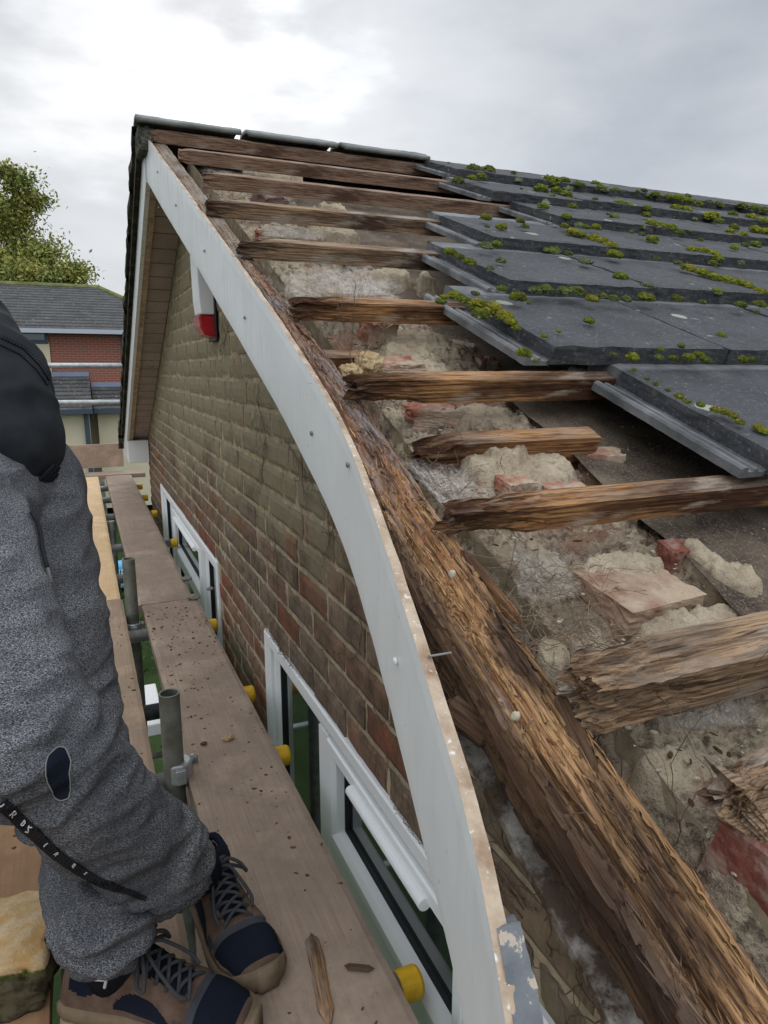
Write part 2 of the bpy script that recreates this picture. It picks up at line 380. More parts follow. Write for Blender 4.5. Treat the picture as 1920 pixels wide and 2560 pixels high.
def ridge_mat():
    t = NT('ridge_concrete'); v = t.obj(); n = t.noise(v, 7, 6, .65); f = t.noise(v, 90, 4)
    col = t.mix(t.ramp(n, [(.35, 0.0), (.65, 1.0)]), (.15, .155, .155), (.29, .295, .285)); col = t.mix(t.ramp(f, [(.62, 0.0), (.7, .8)]), col, (.30, .31, .2))
    return t.done(col, .9, t.bump(f, .5, .002), .2)
M_ridge = ridge_mat()
def verge_mat():
    t = NT('mossy_tile_edge'); v = t.obj(); n = t.noise(v, 16, 6, .7); f = t.noise(v, 70, 4)
    col = t.mix(t.ramp(n, [(.4, 0.0), (.6, 1.0)]), (.035, .036, .035), (.10, .10, .075)); col = t.mix(t.ramp(f, [(.6, 0.0), (.7, .7)]), col, (.20, .20, .16))
    return t.done(col, .95, t.bump(f, .8, .004), .1)
M_verge = verge_mat()
def moss_mat():
    t = NT('moss'); v = t.obj(); at = t.attr('rnd')[2]; n = t.noise(v, 45, 4, .6); f = t.noise(v, 500, 3)
    col = t.ramp(at, [(.0, (.20, .23, .15)), (.25, (.09, .11, .03)), (.55, (.15, .175, .026)), (.85, (.23, .245, .03)), (1.0, (.40, .26, .05))])
    col = t.mix(t.ramp(n, [(.36, .7), (.52, 0.0)]), col, (.05, .055, .018))
    col = t.mix(t.ramp(f, [(.55, 0.0), (.7, .5)]), col, (.34, .36, .06))
    return t.done(col, 1.0, t.bump(f, 1.0, .003), .05)
M_moss = moss_mat()
def felt_mat():
    t = NT('dusty_roofing_felt'); v = t.obj(); n = t.noise(v, 9, 6, .7); f = t.noise(v, 230, 4, .7); s = t.noise(v, 60, 4)
    col = t.mix(t.ramp(n, [(.35, 0.0), (.65, 1.0)]), (.055, .042, .034), (.17, .135, .10))
    col = t.mix(t.ramp(f, [(.5, 0.0), (.68, .8)]), col, (.26, .21, .155)); col = t.mix(t.ramp(s, [(.70, 0.0), (.74, .9)]), col, (.55, .52, .47))
    return t.done(col, .95, t.bump(f, .9, .002), .1)
M_felt = felt_mat()
def board_mat(name, base, lo, spots=.6, tint=None):
    t = NT(name); g = t.noise(t.obj((160, 3.2, 20)), 1.0, 6, .6, .2); n = t.noise(t.obj(), 7, 5, .65); sp = t.noise(t.obj(), 48, 4, .6); f = t.noise(t.obj(), 260, 3)
    col = t.mix(t.ramp(g, [(.3, 0.0), (.7, 1.0)]), lo, base)
    col = t.mix(t.ramp(n, [(.40, 0.0), (.62, .85)]), col, tint or tuple(x*.66 for x in base)); col = t.mix(t.ramp(t.noise(t.obj((90, 26, 26)), 1.0, 6, .7, .5), [(.60, 0.0), (.68, .55)]), col, tuple(x*.45 for x in base)); col = t.mix(t.ramp(t.noise(t.obj(), 3.1, 5, .7), [(.52, 0.0), (.66, .5)]), col, tuple(min(1, x*1.35) for x in base))
    col = t.mix(t.ramp(sp, [(.66, 0.0), (.72, spots)]), col, (.075, .045, .03))
    col = t.mix(t.ramp(f, [(.64, 0.0), (.74, .5)]), col, tuple(min(1, x*1.5) for x in base))
    return t.done(col, .8, t.bump(f, .4, .001, t.bump(g, .35, .002)), .2)
M_bd_used = board_mat('muddy_scaffold_board', (.36, .275, .21), (.26, .19, .145))
M_bd_used2 = board_mat('worn_scaffold_board', (.40, .295, .21), (.29, .205, .145))
M_bd_tan = board_mat('orange_tan_board', (.34, .20, .11), (.24, .14, .075))
M_bd_new = board_mat('fresh_pine_board', (.66, .46, .25), (.52, .34, .17), .25, (.62, .45, .29))
def galv(name='galvanised_tube', c1=(.30, .32, .33), c2=(.52, .54, .55), rough=.42):
    t = NT(name); v = t.obj(); n = t.noise(v, 18, 6, .65); f = t.noise(v, 130, 3)
    col = t.mix(t.ramp(n, [(.35, 0.0), (.65, 1.0)]), c1, c2); col = t.mix(t.ramp(f, [(.66, 0.0), (.74, .7)]), col, (.16, .14, .11))
    return t.done(col, rough, t.bump(f, .2, .001), .5, .55)
M_galv = galv(); M_galv_dk = galv('mud_stained_tube', (.13, .135, .11), (.26, .27, .24), .6)
M_galv_bl = galv('tar_stained_tube', (.03, .035, .04), (.13, .15, .17), .5)
M_yellow = plain('yellow_plastic', (.72, .42, .02), .45, .4, var=.2, scale=50)
M_glass = NT('window_glass').done((.012, .02, .018), .03, None, .9)
M_rubber = plain('black_gasket', (.02, .022, .024), .5)
M_alarm = plain('alarm_white', (.80, .81, .82), .3, .5, var=.03)
M_alarm_red = plain('alarm_red', (.42, .012, .02), .2, .6, var=.2)
M_nail = plain('grey_steel', (.25, .24, .23), .5, .5, .6)
M_stem = plain('dead_ivy_stem', (.13, .095, .065), .9, .1, var=.35, scale=60)
M_twig = plain('dry_twig', (.22, .16, .11), .9, .1, var=.35, scale=60)
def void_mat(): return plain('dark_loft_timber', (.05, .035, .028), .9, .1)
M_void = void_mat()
M_block = plain('grey_inner_block', (.22, .20, .18), .95, .1, var=.3, scale=40, bump=.6)
def simple_stone(name, a, b, c, s=16):
    t = NT(name); v = t.obj(); n = t.noise(v, s, 6, .65); n2 = t.noise(v, s*14, 4)
    col = t.mix(t.ramp(n, [(.35, 0.0), (.6, 1.0)]), a, b); col = t.mix(t.ramp(n2, [(.6, 0.0), (.72, .7)]), col, c)
    return t.done(col, .92, t.bump(n2, .6, .001, t.bump(n, .6, .004)), .12)
M_tanbrick = simple_stone('dusty_tan_brick', (.25, .14, .095), (.42, .33, .24), (.14, .10, .08))
M_pinkish = simple_stone('pinkish_brick', (.24, .13, .12), (.40, .29, .28), (.12, .08, .08))
# ------------------------------------------------------------------ ground
def ground():
    t = NT('lawn'); v = t.obj(); n = t.noise(v, 1.2, 6, .6); f = t.noise(v, 40, 4)
    c = t.mix(t.ramp(n, [(.35, 0.0), (.65, 1.0)]), (.025, .048, .015), (.05, .08, .024)); c = t.mix(t.ramp(f, [(.4, .6), (.6, 0.0)]), c, (.02, .034, .012))
    g = t.done(c, .95, t.bump(f, .6, .02), .1)
    mb = MB()
    def fn(a, b):
        x = (a-.5)*2; y = (b-.5)*2; x = math.copysign(abs(x)**3, x)*400; y = math.copysign(abs(y)**3, y)*400
        far = max(0, math.hypot(x, y)-18)
        return (x, y, GZ + min(far, 14)*.085 + .06*fz((x, y, 0), .2))
    mb.grid(140, 140, fn); o = mb.build('ground', g, smooth=True); tag(o, kind='structure')
    # paved strip beside the house
    p = plain('paving', (.24, .22, .20), .9, .2, var=.3, scale=6, bump=.4)
    mb = MB(); mb.box((-.1, -2, GZ-.02), (.44, 9, GZ+.14)); tag(mb.build('path', p), kind='structure')
ground()

# ------------------------------------------------------------------ the house
APY = 3.02; APZ = Z0+SL*APY; SLF = .465
YW0, YW1 = -.28, 5.86; XW = .46; XE = 8.6
house = thing('house', 'brick house with its gable roof stripped back to rotten battens beside the scaffold', 'house', (4.4, 2.8, GZ))
def roofz(y): return Z0+SL*y if y < APY else APZ-SLF*(y-APY)
WINS = [('near', .02, 1.97), ('far', 2.78, 4.95)]
WZ1, WZ0 = -.775, -1.96
def wall():
    mb = MB(); cols = []
    CH, CL = .075, .225
    zr = -.775
    k0 = int((GZ-zr)/CH)
    for k in range(-26, 22):
        z0 = zr+k*CH; z1 = z0+CH-.0135
        off = (k % 2)*CL/2; flem = z0 > -.55; q_ = k % 2
        y = YW0-.02+(off if not flem else (k % 2)*.169)
        while y < YW1-.02:
            bl = CL if not flem else (CL if q_ % 2 == 0 else CL/2)
            if z0 > -.2 and R.random() < .35: bl = CL/2
            q_ += 1; y0, y1 = max(y, YW0), min(y+bl-.013, YW1); y += bl
            if y1-y0 < .03: continue
            ym = (y0+y1)/2
            if z1 > min(roofz(y0), roofz(y1))-.10: continue
            if any(a-.004 < y1 and y0 < b+.004 and z0 < WZ1-.004 and z1 > WZ0 for _, a, b in WINS):
                # closers beside the windows
                a, b = [(a, b) for _, a, b in WINS if a-.004 < y1 and y0 < b+.004][0]
                if y0 < a-.05: y1 = a-.004
                elif y1 > b+.05: y0 = b+.004
                else: continue
            rr = R.random(); near_win = any((b-.02 < ym < b+.17 or a-.17 < ym < a+.02) and z0 < WZ1-.0 for _, a, b in WINS)
            rnd = R.random()**1.1*.93
            if near_win and R.random() < .75: rnd = 1.0
            if z0 < -.69 and z0 > -.80 and R.random() < .12: rnd = .98
            if R.random() < .03: rnd = .97
            near = ym < 2.2
            nx, ny = (12, 6) if near else (7, 4)
            sd = R.random()*50; xo = R.uniform(-.0025, .0015)
            vs = []
            for j in range(ny):
                for i in range(nx):
                    a = i/(nx-1); b = j/(ny-1)
                    yy = y0+a*(y1-y0); zz = z0+b*(z1-z0)
                    e = min(a*(y1-y0), (1-a)*(y1-y0), b*(z1-z0), (1-b)*(z1-z0))
                    edge = e < .0005
                    w_ = .0022*nz((yy*60, zz*60, sd)); w2 = .0022*nz((yy*60+9, zz*60, sd))
                    if edge: yy += w_*1.3; zz += w2*1.3
                    xx = XW+xo+(.0045 if edge else 0)+.0016*fz((yy, zz, sd), 28, 3)
                    vs.append((xx, yy, zz))
            fs = [(j*nx+i, (j+1)*nx+i, (j+1)*nx+i+1, j*nx+i+1) for j in range(ny-1) for i in range(nx-1)]
            n = len(vs)
            ring = [i for i in range(nx)]+[j*nx+nx-1 for j in range(1, ny)]+[(ny-1)*nx+i for i in range(nx-2, -1, -1)]+[j*nx for j in range(ny-2, 0, -1)]
            for r_ in ring: vs.append((XW+.02, vs[r_][1], vs[r_][2]))
            L = len(ring)
            fs += [(ring[q], ring[(q+1) % L], n+(q+1) % L, n+q) for q in range(L)]
            mb.add(vs, fs, 0); cols += [rnd]*len(vs)
    # joint mortar sheet
    ys = [YW0+i*(YW1-YW0)/460 for i in range(461)]
    zs = [WZ0-.9+i*.0125 for i in range(300)]
    idx = {}
    def vid(i, j):
        if (i, j) not in idx:
            y, z = ys[i], min(zs[j], roofz(ys[i])-.05)
            idx[(i, j)] = len(mb.v); mb.v.append((XW+.0052+.0026*fz((y, z, 3), 35, 3), y, z)); cols.append(0)
        return idx[(i, j)]
    for i in range(460):
        for j in range(299):
            yc = (ys[i]+ys[i+1])/2; zc = (zs[j]+zs[j+1])/2
            if zs[j] > roofz(yc)-.05: continue
            if any(a < yc < b and WZ0 < zc < WZ1 for _, a, b in WINS): continue
            mb.f.append((vid(i, j), vid(i, j+1), vid(i+1, j+1), vid(i+1, j))); mb.m.append(1)
    # lower wall, return walls and inner leaf
    def addbox(lo, hi, mi):
        mb.box(lo, hi, mi=mi); cols.extend([.4]*8)
    addbox((XW+.004, YW0, GZ), (XW+.10, YW1, WZ0-.85), 0)
    addbox((XW+.1, YW1-.1, GZ), (XE, YW1, roofz(YW1)-.12), 0); addbox((XW+.1, YW0, GZ), (XE, YW0+.1, roofz(YW0)-.12), 0)
    addbox((XE, YW0, GZ), (XE+.1, YW1, roofz(YW0)-.12), 0)
    o = mb.build('brick_wall', [M_brick, M_joint], house)
    a = o.data.attributes.new('rnd', 'FLOAT', 'POINT')
    cols += [0]*(len(mb.v)-len(cols)); a.data.foreach_set('value', cols)
    # inner leaf with window reveals: dark room behind the glass
    mb = MB()
    mb.box((.66, YW0+.1, GZ), (.75, YW1-.1, WZ0-.0)); mb.box((.66, YW0+.1, WZ1+.02), (.75, YW1-.1, Z0+SL*YW0-.2))
    for (y0, y1) in ((YW0+.1, .0), (1.99, 2.76), (4.97, YW1-.1)): mb.box((.66, y0, WZ0), (.75, y1, WZ1+.02))
    # gable part of the inner leaf, as a prism
    ye = (APZ-.2-(Z0+SL*YW0-.2))
    vs = [(x, y, z) for x in (.66, .75) for y, z in ((YW0+.1, Z0+SL*YW0-.2), (YW1-.1, roofz(YW1)-.2), (APY, APZ-.16))]
    mb.add(vs, [(0, 1, 2), (5, 4, 3), (0, 3, 4, 1), (1, 4, 5, 2), (2, 5, 3, 0)])
    mb.build('inner_wall', M_block, house, recalc=True)
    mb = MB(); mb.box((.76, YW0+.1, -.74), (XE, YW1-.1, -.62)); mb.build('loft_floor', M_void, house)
    # far gable end of the loft
    mb = MB(); vs = [(x, y, z) for x in (XE, XE+.1) for y, z in ((YW0, roofz(YW0)-.12), (YW1, roofz(YW1)-.12), (APY, APZ-.08))]
    mb.add(vs, [(0, 1, 2), (5, 4, 3), (0, 3, 4, 1), (1, 4, 5, 2), (2, 5, 3, 0)]); o = mb.build('far_gable', M_brick, house, recalc=True)
wall()

# ---- windows
def ring_frame(mb, y0, y1, z0, z1, w_, xf, xb, ch=.012):
    prof = [(0, xb), (0, xf+.004), (.004, xf), (w_-ch, xf), (w_, xf+ch*.8), (w_, xb)]
    vs = []
    for d, x in prof: vs += [(x, y0+d, z0+d), (x, y1-d, z0+d), (x, y1-d, z1-d), (x, y0+d, z1-d)]
    fs = []
    for i in range(len(prof)-1):
        for k in range(4): fs.append((i*4+k, i*4+(k+1) % 4, (i+1)*4+(k+1) % 4, (i+1)*4+k))
    mb.add(vs, fs)
def window(ya, yb, mulls, casement, label):
    mb = MB(); ring_frame(mb, ya, yb, WZ0, WZ1, .042, XW-.006, XW+.07)
    for m_ in mulls: mb.box((XW-.004, m_-.03, WZ0+.05), (XW+.068, m_+.03, WZ1-.05))
    w = mb.build('window', M_frame, house, recalc=True); w['label'] = label
    edges = [ya+.038]+sum([[m_-.028, m_+.028] for m_ in sorted(mulls)], [])+[yb-.038]
    for i in range(0, len(edges), 2):
        a, b = edges[i], edges[i+1]
        zlo = WZ0+.05
        if i//2 in casement:
            tz = -1.115
            mb = MB(); mb.box((XW-.002, a-.01, tz-.022), (XW+.066, b+.01, tz+.022)); mb.build('transom', M_frame, w)
            ring_list = [(a, b, tz+.020, WZ1-.05), (a, b, WZ0+.05, tz-.020)]
        else: ring_list = [(a, b, WZ0+.05, WZ1-.038)]
        for (p, q, lo, hi) in ring_list:
            mb = MB(); proud = XW-.006 if i//2 in casement and lo > -1.2 else XW+.012
            ring_frame(mb, p+.003, q-.003, lo+.003, hi-.003, .040, proud, XW+.055, .012); mb.build('sash', M_frame, w, recalc=True)
            mb = MB(); ring_frame(mb, p+.040, q-.040, lo+.040, hi-.040, .006, XW+.022, XW+.036, .002); mb.build('gasket', M_rubber, w, recalc=True)
            mb = MB(); mb.box((XW+.032, p+.03, lo+.03), (XW+.036, q-.03, hi-.03)); mb.build('pane', M_glass, w)
        if i//2 in casement:
            # rounded ventilator hood along the head of the top light
            mb = MB(); mb.tube([(XW-.010, a+.12, WZ1-.085), (XW-.010, b-.17, WZ1-.085)], .0115, 14); mb.build('ventilator', M_frame, w, smooth=False)
    mb = MB(); mb.box((XW-.05, ya-.02, WZ0-.035), (XW+.07, yb+.02, WZ0-.002)); mb.build('sill', M_frame, w)
    return w
window(.02, 1.97, [.72, 1.41], [1], 'white plastic window nearest, below the bowed board')
window(2.78, 4.95, [3.22, 3.30+1.05], [1], 'white plastic window farther along the wall')
# a dim room behind the panes
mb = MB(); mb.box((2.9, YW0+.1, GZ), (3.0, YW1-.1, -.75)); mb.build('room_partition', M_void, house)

# ---- rotten rafter
def lerp_tab(tab, t):
    if t <= tab[0][0]: return tab[0][1]
    for (a, va), (b, vb) in zip(tab, tab[1:]):
        if t <= b: k = (t-a)/(b-a); k = k*k*(3-2*k)*.5+k*.5; return va+(vb-va)*k
    return tab[-1][1]
CA, SA = math.cos(ANG), math.sin(ANG)
MR = Matrix(((0, -1, 0, 0), (CA, 0, -SA, 0), (SA, 0, CA, Z0), (0, 0, 0, 1)))   # local x up the slope, y = -world x, z = normal
BX = [(-.3, .05), (.1, .13), (.2, .168), (.28, .198), (.328, .217), (.382, .235), (.427, .244), (.488, .257), (.553, .270), (.63, .286), (.72, .303), (.80, .317), (.90, .332), (1.02, .341), (1.285, .3445), (1.6, .340), (1.9, .333), (2.87, .309), (3.05, .305)]
XR = [(.05, .398), (.40, .396), (.55, .392), (.7, .400), (1.0, .410), (1.7, .400), (3.1, .382)]
def xl_of(y): return max(.312 if y < .48 else .312-(.004*min(1, (y-.48)/.1)), lerp_tab(BX, y)+.0155)
def rafter():
    mb = MB(); mats = []
    ds = .0032; n = int((APY-.02-.05)/CA/ds); NP = 120
    prev = None; s0 = .05/CA
    for i in range(n+1):
        s = s0+i*ds; y = s*CA
        xl, xr = xl_of(y), lerp_tab(XR, y)
        rot = 1.0 if y < 1.5 else max(.25, 1-(y-1.5)*1.4)
        hgt = .056 if y < .7 else min(.085, .056+(y-.7)*.15)
        P = []
        wv = .006*fz((s, 0, 1), 5, 3)*rot
        a_, b_ = xl+(wv if y < .5 else abs(wv)*.6), xr+wv*.7+.005*fz((s, 4, 4), 9, 3)*rot
        per = [(a_, -hgt), (a_, 0), (b_, 0), (b_, -hgt)]
        seg = [.30, .40, .30]
        for k in range(NP):
            t = k/(NP-1)
            if t < .30: u = t/.30; x = a_; z = -hgt*(1-u); nx_, nz_ = -1, 0; e = min(1, (1-u)*8)
            elif t < .70: u = (t-.3)/.4; x = a_+(b_-a_)*u; z = 0; nx_, nz_ = 0, 1; e = min(1, min(u, 1-u)*6)
            else: u = (t-.7)/.3; x = b_; z = -hgt*u; nx_, nz_ = 1, 0; e = min(1, u*8)
            if e < 1 and nz_: z -= .010*(1-e)**2*(.6+rot)
            if e < 1 and not nz_: x -= nx_*.008*(1-e)**2*(.6+rot)
            # fibres, chunks, long split
            fib = abs(noise.noise(Vector((s*7, x*190, z*190))))
            fib2 = abs(noise.noise(Vector((s*22+5, x*420, z*420))))
            chunk = noise.fractal(Vector((s*4.5, x*32, z*32)), 1, 2, 4)
            cell = noise.noise(Vector((s*30, x*70, z*70+8)))
            d = -(.0055*fib*1.3+.0018*fib2+.0085*max(0, chunk-.02)*1.5)*rot+.003*chunk*rot-.0024*(abs(cell) < .07)*rot
            crack = .342+.010*noise.noise(Vector((s*3.1, 7, 1)))+.004*noise.noise(Vector((s*14, 3, 1)))
            cw = .0035+.0035*noise.noise(Vector((s*5, 1, 9)))
            if y < 1.05 and cw > .001: d -= .015*math.exp(-((x-crack)/cw)**2)*rot*nz_
            pit = math.exp(-(((y-.60)/.028)**2+((x-.352)/.011)**2)); d -= .028*pit*nz_
            if nx_ == -1 and y < .9: d += -.012*rot*max(0, noise.noise(Vector((s*6, 3, z*30)))+.1)
            P.append((s, -(x+nx_*d), z+nz_*d))
        mb.v += P
    for i in range(n):
        y = (s0+i*ds)*CA
        for k in range(NP-1):
            mb.f.append((i*NP+k, i*NP+k+1, (i+1)*NP+k+1, (i+1)*NP+k))
            yy = y+.18*noise.noise(Vector((i*.05, k*.25, 2)))
            mb.m.append(2 if yy > 1.62 else (1 if yy > .80 else 0))
    mb.f.append(tuple(range(NP))); mb.m.append(0)
    # loose slivers along the top and flanks
    for q in range(520):
        y = .12+(R.random()**1.5)*1.5; s = y/CA; xl, xr = xl_of(y), lerp_tab(XR, y)
        x = R.uniform(xl+.004, xr-.004); L = R.uniform(.006, .034); wd = R.uniform(.0004, .0014)
        a = R.gauss(0, .16) if R.random() < .9 else R.gauss(0, .9); lift = R.uniform(.0, .006); z = -.006*R.random()
        dx, dy = math.cos(a)*L, math.sin(a)*L
        p0 = Vector((s, -x, z)); p1 = p0+Vector((dx*.5, dy*.5, lift*.45)); p2 = p0+Vector((dx, dy, lift*R.uniform(.2, 1)))
        mb.tube([p0, p1, p2], [wd, wd*.9, wd*.2], 4, mi=0 if y < 1 else 1)
    o = mb.build('rotten_rafter', [M_rafter, M_raf_mid, M_rafter_top], house, smooth=False, M=MR)
    return o
M_raf_mid = wood('bark_brown_rafter_wood', (.36, .19, .10), (.19, .085, .05), (.035, .02, .018), (.24, .20, .19), dark_amt=.5, grey_amt=.75)
rafter()

# ---- battens
def beam(name, x0, x1, y, w_, h_, mat, seed, decay=.10, amount=.012, rag=.03, hb=0.0, fine=1.5, yaw=0.0, pitch=0.0, rough=.0007, ds=.0045, parent=None, rend=False):
    mb = MB(); NS = 14; NP = NS*4
    xs = [0.0]
    while xs[-1] < x1-x0:
        xs.append(xs[-1]+(ds if x0+xs[-1] < fine else .05))
    L = xs[-1]
    for x in xs:
        t = max(0, 1-x/decay) if decay else 0
        if rend: t = max(t, max(0, 1-(L-x)/decay))
        for k in range(NP):
            sidx, u = divmod(k, NS); u /= NS
            yy, zz, ny_, nz_ = [(u, 0, 0, -1), (1, u, 1, 0), (1-u, 1, 0, 1), (0, 1-u, -1, 0)][sidx]
            c = min(u, 1-u)*2; c = max(0, 1-c*3.2)**2
            Y = yy*w_; Z = zz*h_
            fib = abs(noise.noise(Vector((x*9+seed, Y*240, Z*240)))); ch = noise.fractal(Vector((x*7+seed*3, Y*34, Z*34)), 1, 2, 4)
            cell = noise.fractal(Vector((x*30, Y*90+seed, Z*90)), 1, 2, 3)
            r_ = rough*(1+7*t)
            d = -r_*(fib*1.5+max(0, ch)*1.6+.4*cell)-amount*t*t*(.25+.9*max(-.2, ch+.15*cell))
            cy, cz = .5*w_-Y, .5*h_-Z
            Y2 = Y+ny_*d+cy*.03*c+ (cy*.55*t*t*max(0, .35+ch)); Z2 = Z+nz_*d+cz*.03*c+(cz*.55*t*t*max(0, .35+ch))
            xo = 0
            if x < decay and decay: xo = rag*t*(.5+.9*noise.noise(Vector((seed, Y*110, Z*110)))+.4*noise.noise(Vector((seed, Y*330, Z*330))))
            if rend and L-x < decay: xo = -rag*t*(.5+.9*noise.noise(Vector((seed+3, Y*110, Z*110))))
            mb.v.append((x+xo, Y2, Z2))
    n = len(xs)
    for i in range(n-1):
        for k in range(NP): mb.f.append((i*NP+k, i*NP+(k+1) % NP, (i+1)*NP+(k+1) % NP, (i+1)*NP+k)); mb.m.append(0)
    for base, flip in ((0, 1), ((n-1)*NP, 0)):
        # broken end: concentric rings that dip in, so the end reads as torn fibres
        last = list(range(base, base+NP))
        cx = sum(mb.v[i][0] for i in last)/NP
        for sc_, dip in ((.72, .35), (.42, .6), (.15, .75)):
            ring = []
            for i in range(base, base+NP):
                vx, vy, vz = mb.v[i]
                vy2 = w_/2+(vy-w_/2)*sc_; vz2 = h_/2+(vz-h_/2)*sc_
                j = rag*.5*noise.noise(Vector((seed+9, vy2*220, vz2*220)))
                ring.append(len(mb.v)); mb.v.append((vx*(1-sc_*0)+(j+rag*.3*dip if base == 0 else -j*.3), vy2, vz2))
            for k in range(NP):
                q = (last[k], last[(k+1) % NP], ring[(k+1) % NP], ring[k]); mb.f.append(q[::-1] if flip else q); mb.m.append(0)
            last = ring
        mb.f.append(tuple(last) if not flip else tuple(last[::-1])); mb.m.append(0)
    M = Matrix.Translation((x0, y, Z0+SL*y+hb/CA)) @ Matrix.Rotation(ANG, 4, 'X') @ Matrix.Rotation(yaw, 4, 'Z') @ Matrix.Rotation(pitch, 4, 'Y')
    return mb.build(name, mat, parent or house, smooth=False, M=M)
XB = 5.4
beam('roof_batten', .305, XB, 2.955, .036, .046, M_bat_top, 1, .05, .004, .006, fine=.9)
beam('roof_batten', .372, XB, 2.64, .036, .045, M_bat_top, 2, .05, .008, .012, fine=1.1)
beam('roof_batten', .390, XB, 2.305, .036, .046, M_bat_top, 3, .06, .012, .02, fine=1.4)
beam('roof_batten', .345, XB, 1.992, .036, .044, M_bat_mid, 4, .09, .008, .012, fine=1.1)
beam('roof_batten', .355, XB, 1.665, .036, .043, M_bat_mid, 5, .12, .010, .014, fine=1.1)
beam('roof_batten', .372, XB, 1.318, .037, .040, M_bat_old, 6, .14, .012, .035, fine=1.1, rough=.0010)
beam('roof_batten', .372, XB, 1.002, .037, .042, M_bat_old, 7, .15, .012, .03, fine=1.2, rough=.0011)
beam('roof_batten', .370, 3.6, .690, .037, .038, M_bat_old, 8, .16, .012, .04, fine=1.3, rough=.0014)
beam('roof_batten', .372, 2.6, .438, .054, .062, M_bat_grey, 9, .14, .014, .03, hb=-.006, fine=1.1, rough=.0016)
o = beam('roof_batten', .436, .95, .330, .044, .046, M_bat_grey, 10, .07, .012, .02, hb=.0, fine=1.1, rough=.0036, ds=.0035); o['label'] = 'broken batten stub nearest the camera'
# old lookout timber sunk into the masonry
beam('lookout_timber', .445, .775, .925, .040, .074, M_bat_old, 11, .10, .012, .02, hb=-.078, fine=1.1, rough=.001)
beam('lookout_timber', .345, .52, 1.255, .04, .075, M_bat_old, 13, .02, .004, .004, hb=-.098, fine=1.1, rough=.001)

BUMPS = []
def pxm(p): return p.dot(FWD)/F_PX*K
def chunk(name, u, v, wpx, hpx, dpt, mat, seed, deep=.8, rot=0.0, boxy=.75, rough=.22, n=4, thing_label=None, cat=None, group=None, tilt=0.0):
    """u,v in the 1659 px wide view; half sizes from the visible width and height"""
    c = onroof(u*K, v*K, Z0+dpt); s = pxm(c)
    if name == 'mortar_lump' and not thing_label and mat in (M_pale, M_mortar, M_block):
        BUMPS.append((c.x, c.y, wpx*s/2*1.12, max(wpx*s/2*deep, hpx*s/2)*1.1, dpt+hpx*s/2*.55, seed)); return {}
    mb = MB(); hx = wpx*s/2; hz = hpx*s/2
    rot_ = Matrix.Rotation(rot, 3, 'Z') @ Matrix.Rotation(ANG*.6+tilt, 3, 'X')
    lump(mb, (0, 0, 0), (hx, hx*deep, hz), seed, n, rough, 1.5, rot_, boxy)
    o = mb.build(name, mat, None if thing_label else house, smooth=not boxy); o.location = c
    if not thing_label:
        o.parent = None; o.location = c; put(o, house)
    else: tag(o, thing_label, cat, group)
    return o
BR = 'broken_brick'; MO = 'mortar_lump'
chunk(BR, 812, 740, 70, 90, -.07, M_rbrick, 1, .8, .2, .8)
chunk(MO, 905, 748, 190, 62, -.062, M_pale, 2, .6, .05, .0, .35, 5)
chunk(MO, 880, 770, 150, 50, -.055, M_pale, 21, .6, .15, .6, .3, 5)
chunk(BR, 850, 800, 130, 46, -.05, M_rbrick, 3, .6, .1, .8)
chunk(MO, 905, 800, 200, 40, -.05, M_pale, 4, .5, .0, .5, .3)
chunk(MO, 1000, 760, 90, 60, -.10, M_block, 5, .6, .4, .4)
chunk(BR, 1040, 800, 80, 60, -.10, M_rbrick, 51, .6, .4, .6)
# between the seventh batten and the next
chunk(BR, 930, 900, 120, 46, -.052, M_rbrick, 6, .6, .02, .8)
chunk(MO, 1045, 898, 150, 44, -.050, M_pale, 7, .6, .02, .6, .3)
chunk(MO, 860, 902, 90, 36, -.060, M_pale, 71, .6, .0, .4, .4)
chunk(MO, 1085, 985, 130, 110, -.036, M_pale, 8, .7, .15, .45, .35, 5)
chunk(MO, 1040, 1010, 110, 110, -.048, M_pale, 81, .7, .1, .35, .4, 5)
chunk(MO, 1150, 1025, 210, 110, -.055, M_pale, 9, .8, .1, .3, .3, 5)
chunk(BR, 1110, 1062, 90, 70, -.062, M_rbrick, 10, .8, .1, .85, .12)
chunk(BR, 1200, 1068, 110, 60, -.064, M_rbrick, 11, .8, .1, .85, .12)
chunk(BR, 1290, 1015, 100, 90, -.072, M_rbrick, 12, .5, -.3, .85, .1)
chunk(MO, 1265, 960, 60, 50, -.050, M_pale, 121, .6, -.2, .5, .3)
chunk(MO, 960, 1040, 90, 60, -.09, M_mortar, 13, .7, .3, .2, .4)
# between ninth and tenth
chunk(BR, 1365, 1305, 235, 112, -.070, M_tanbrick if 'M_tanbrick' in globals() else M_rbrick, 14, .75, .12, .9, .08)
chunk(MO, 1350, 1235, 250, 44, -.046, M_pale, 141, .55, .12, .6, .3, 5)
chunk(BR, 1465, 1215, 95, 90, -.066, M_red, 15, .6, -.15, .9, .08)
chunk(MO, 1530, 1240, 70, 150, -.052, M_pale, 16, .6, -.25, .8, .15)
chunk(MO, 1600, 1265, 120, 110, -.048, M_pale, 161, .6, -.3, .8, .15)
chunk(MO, 1440, 1345, 190, 60, -.050, M_mortar, 17, .8, .1, .3, .35, 5)
chunk(MO, 1560, 1345, 170, 50, -.050, M_pale, 171, .7, .1, .3, .35, 5)
chunk(MO, 1090, 1225, 70, 90, -.080, M_mortar, 18, .8, .1, .2, .4)
chunk(MO, 1195, 1425, 85, 90, -.055, M_pale, 19, .8, .1, .0, .25)
chunk(MO, 1180, 1240, 90, 120, -.09, M_mortar, 191, .8, .1, .5, .3)
# below the tenth batten
chunk(BR, 1640, 1850, 190, 170, -.050, M_red, 20, .8, .3, .92, .07)
chunk(MO, 1440, 1665, 150, 70, -.060, M_mortar, 22, .8, .1, .2, .4, 5)
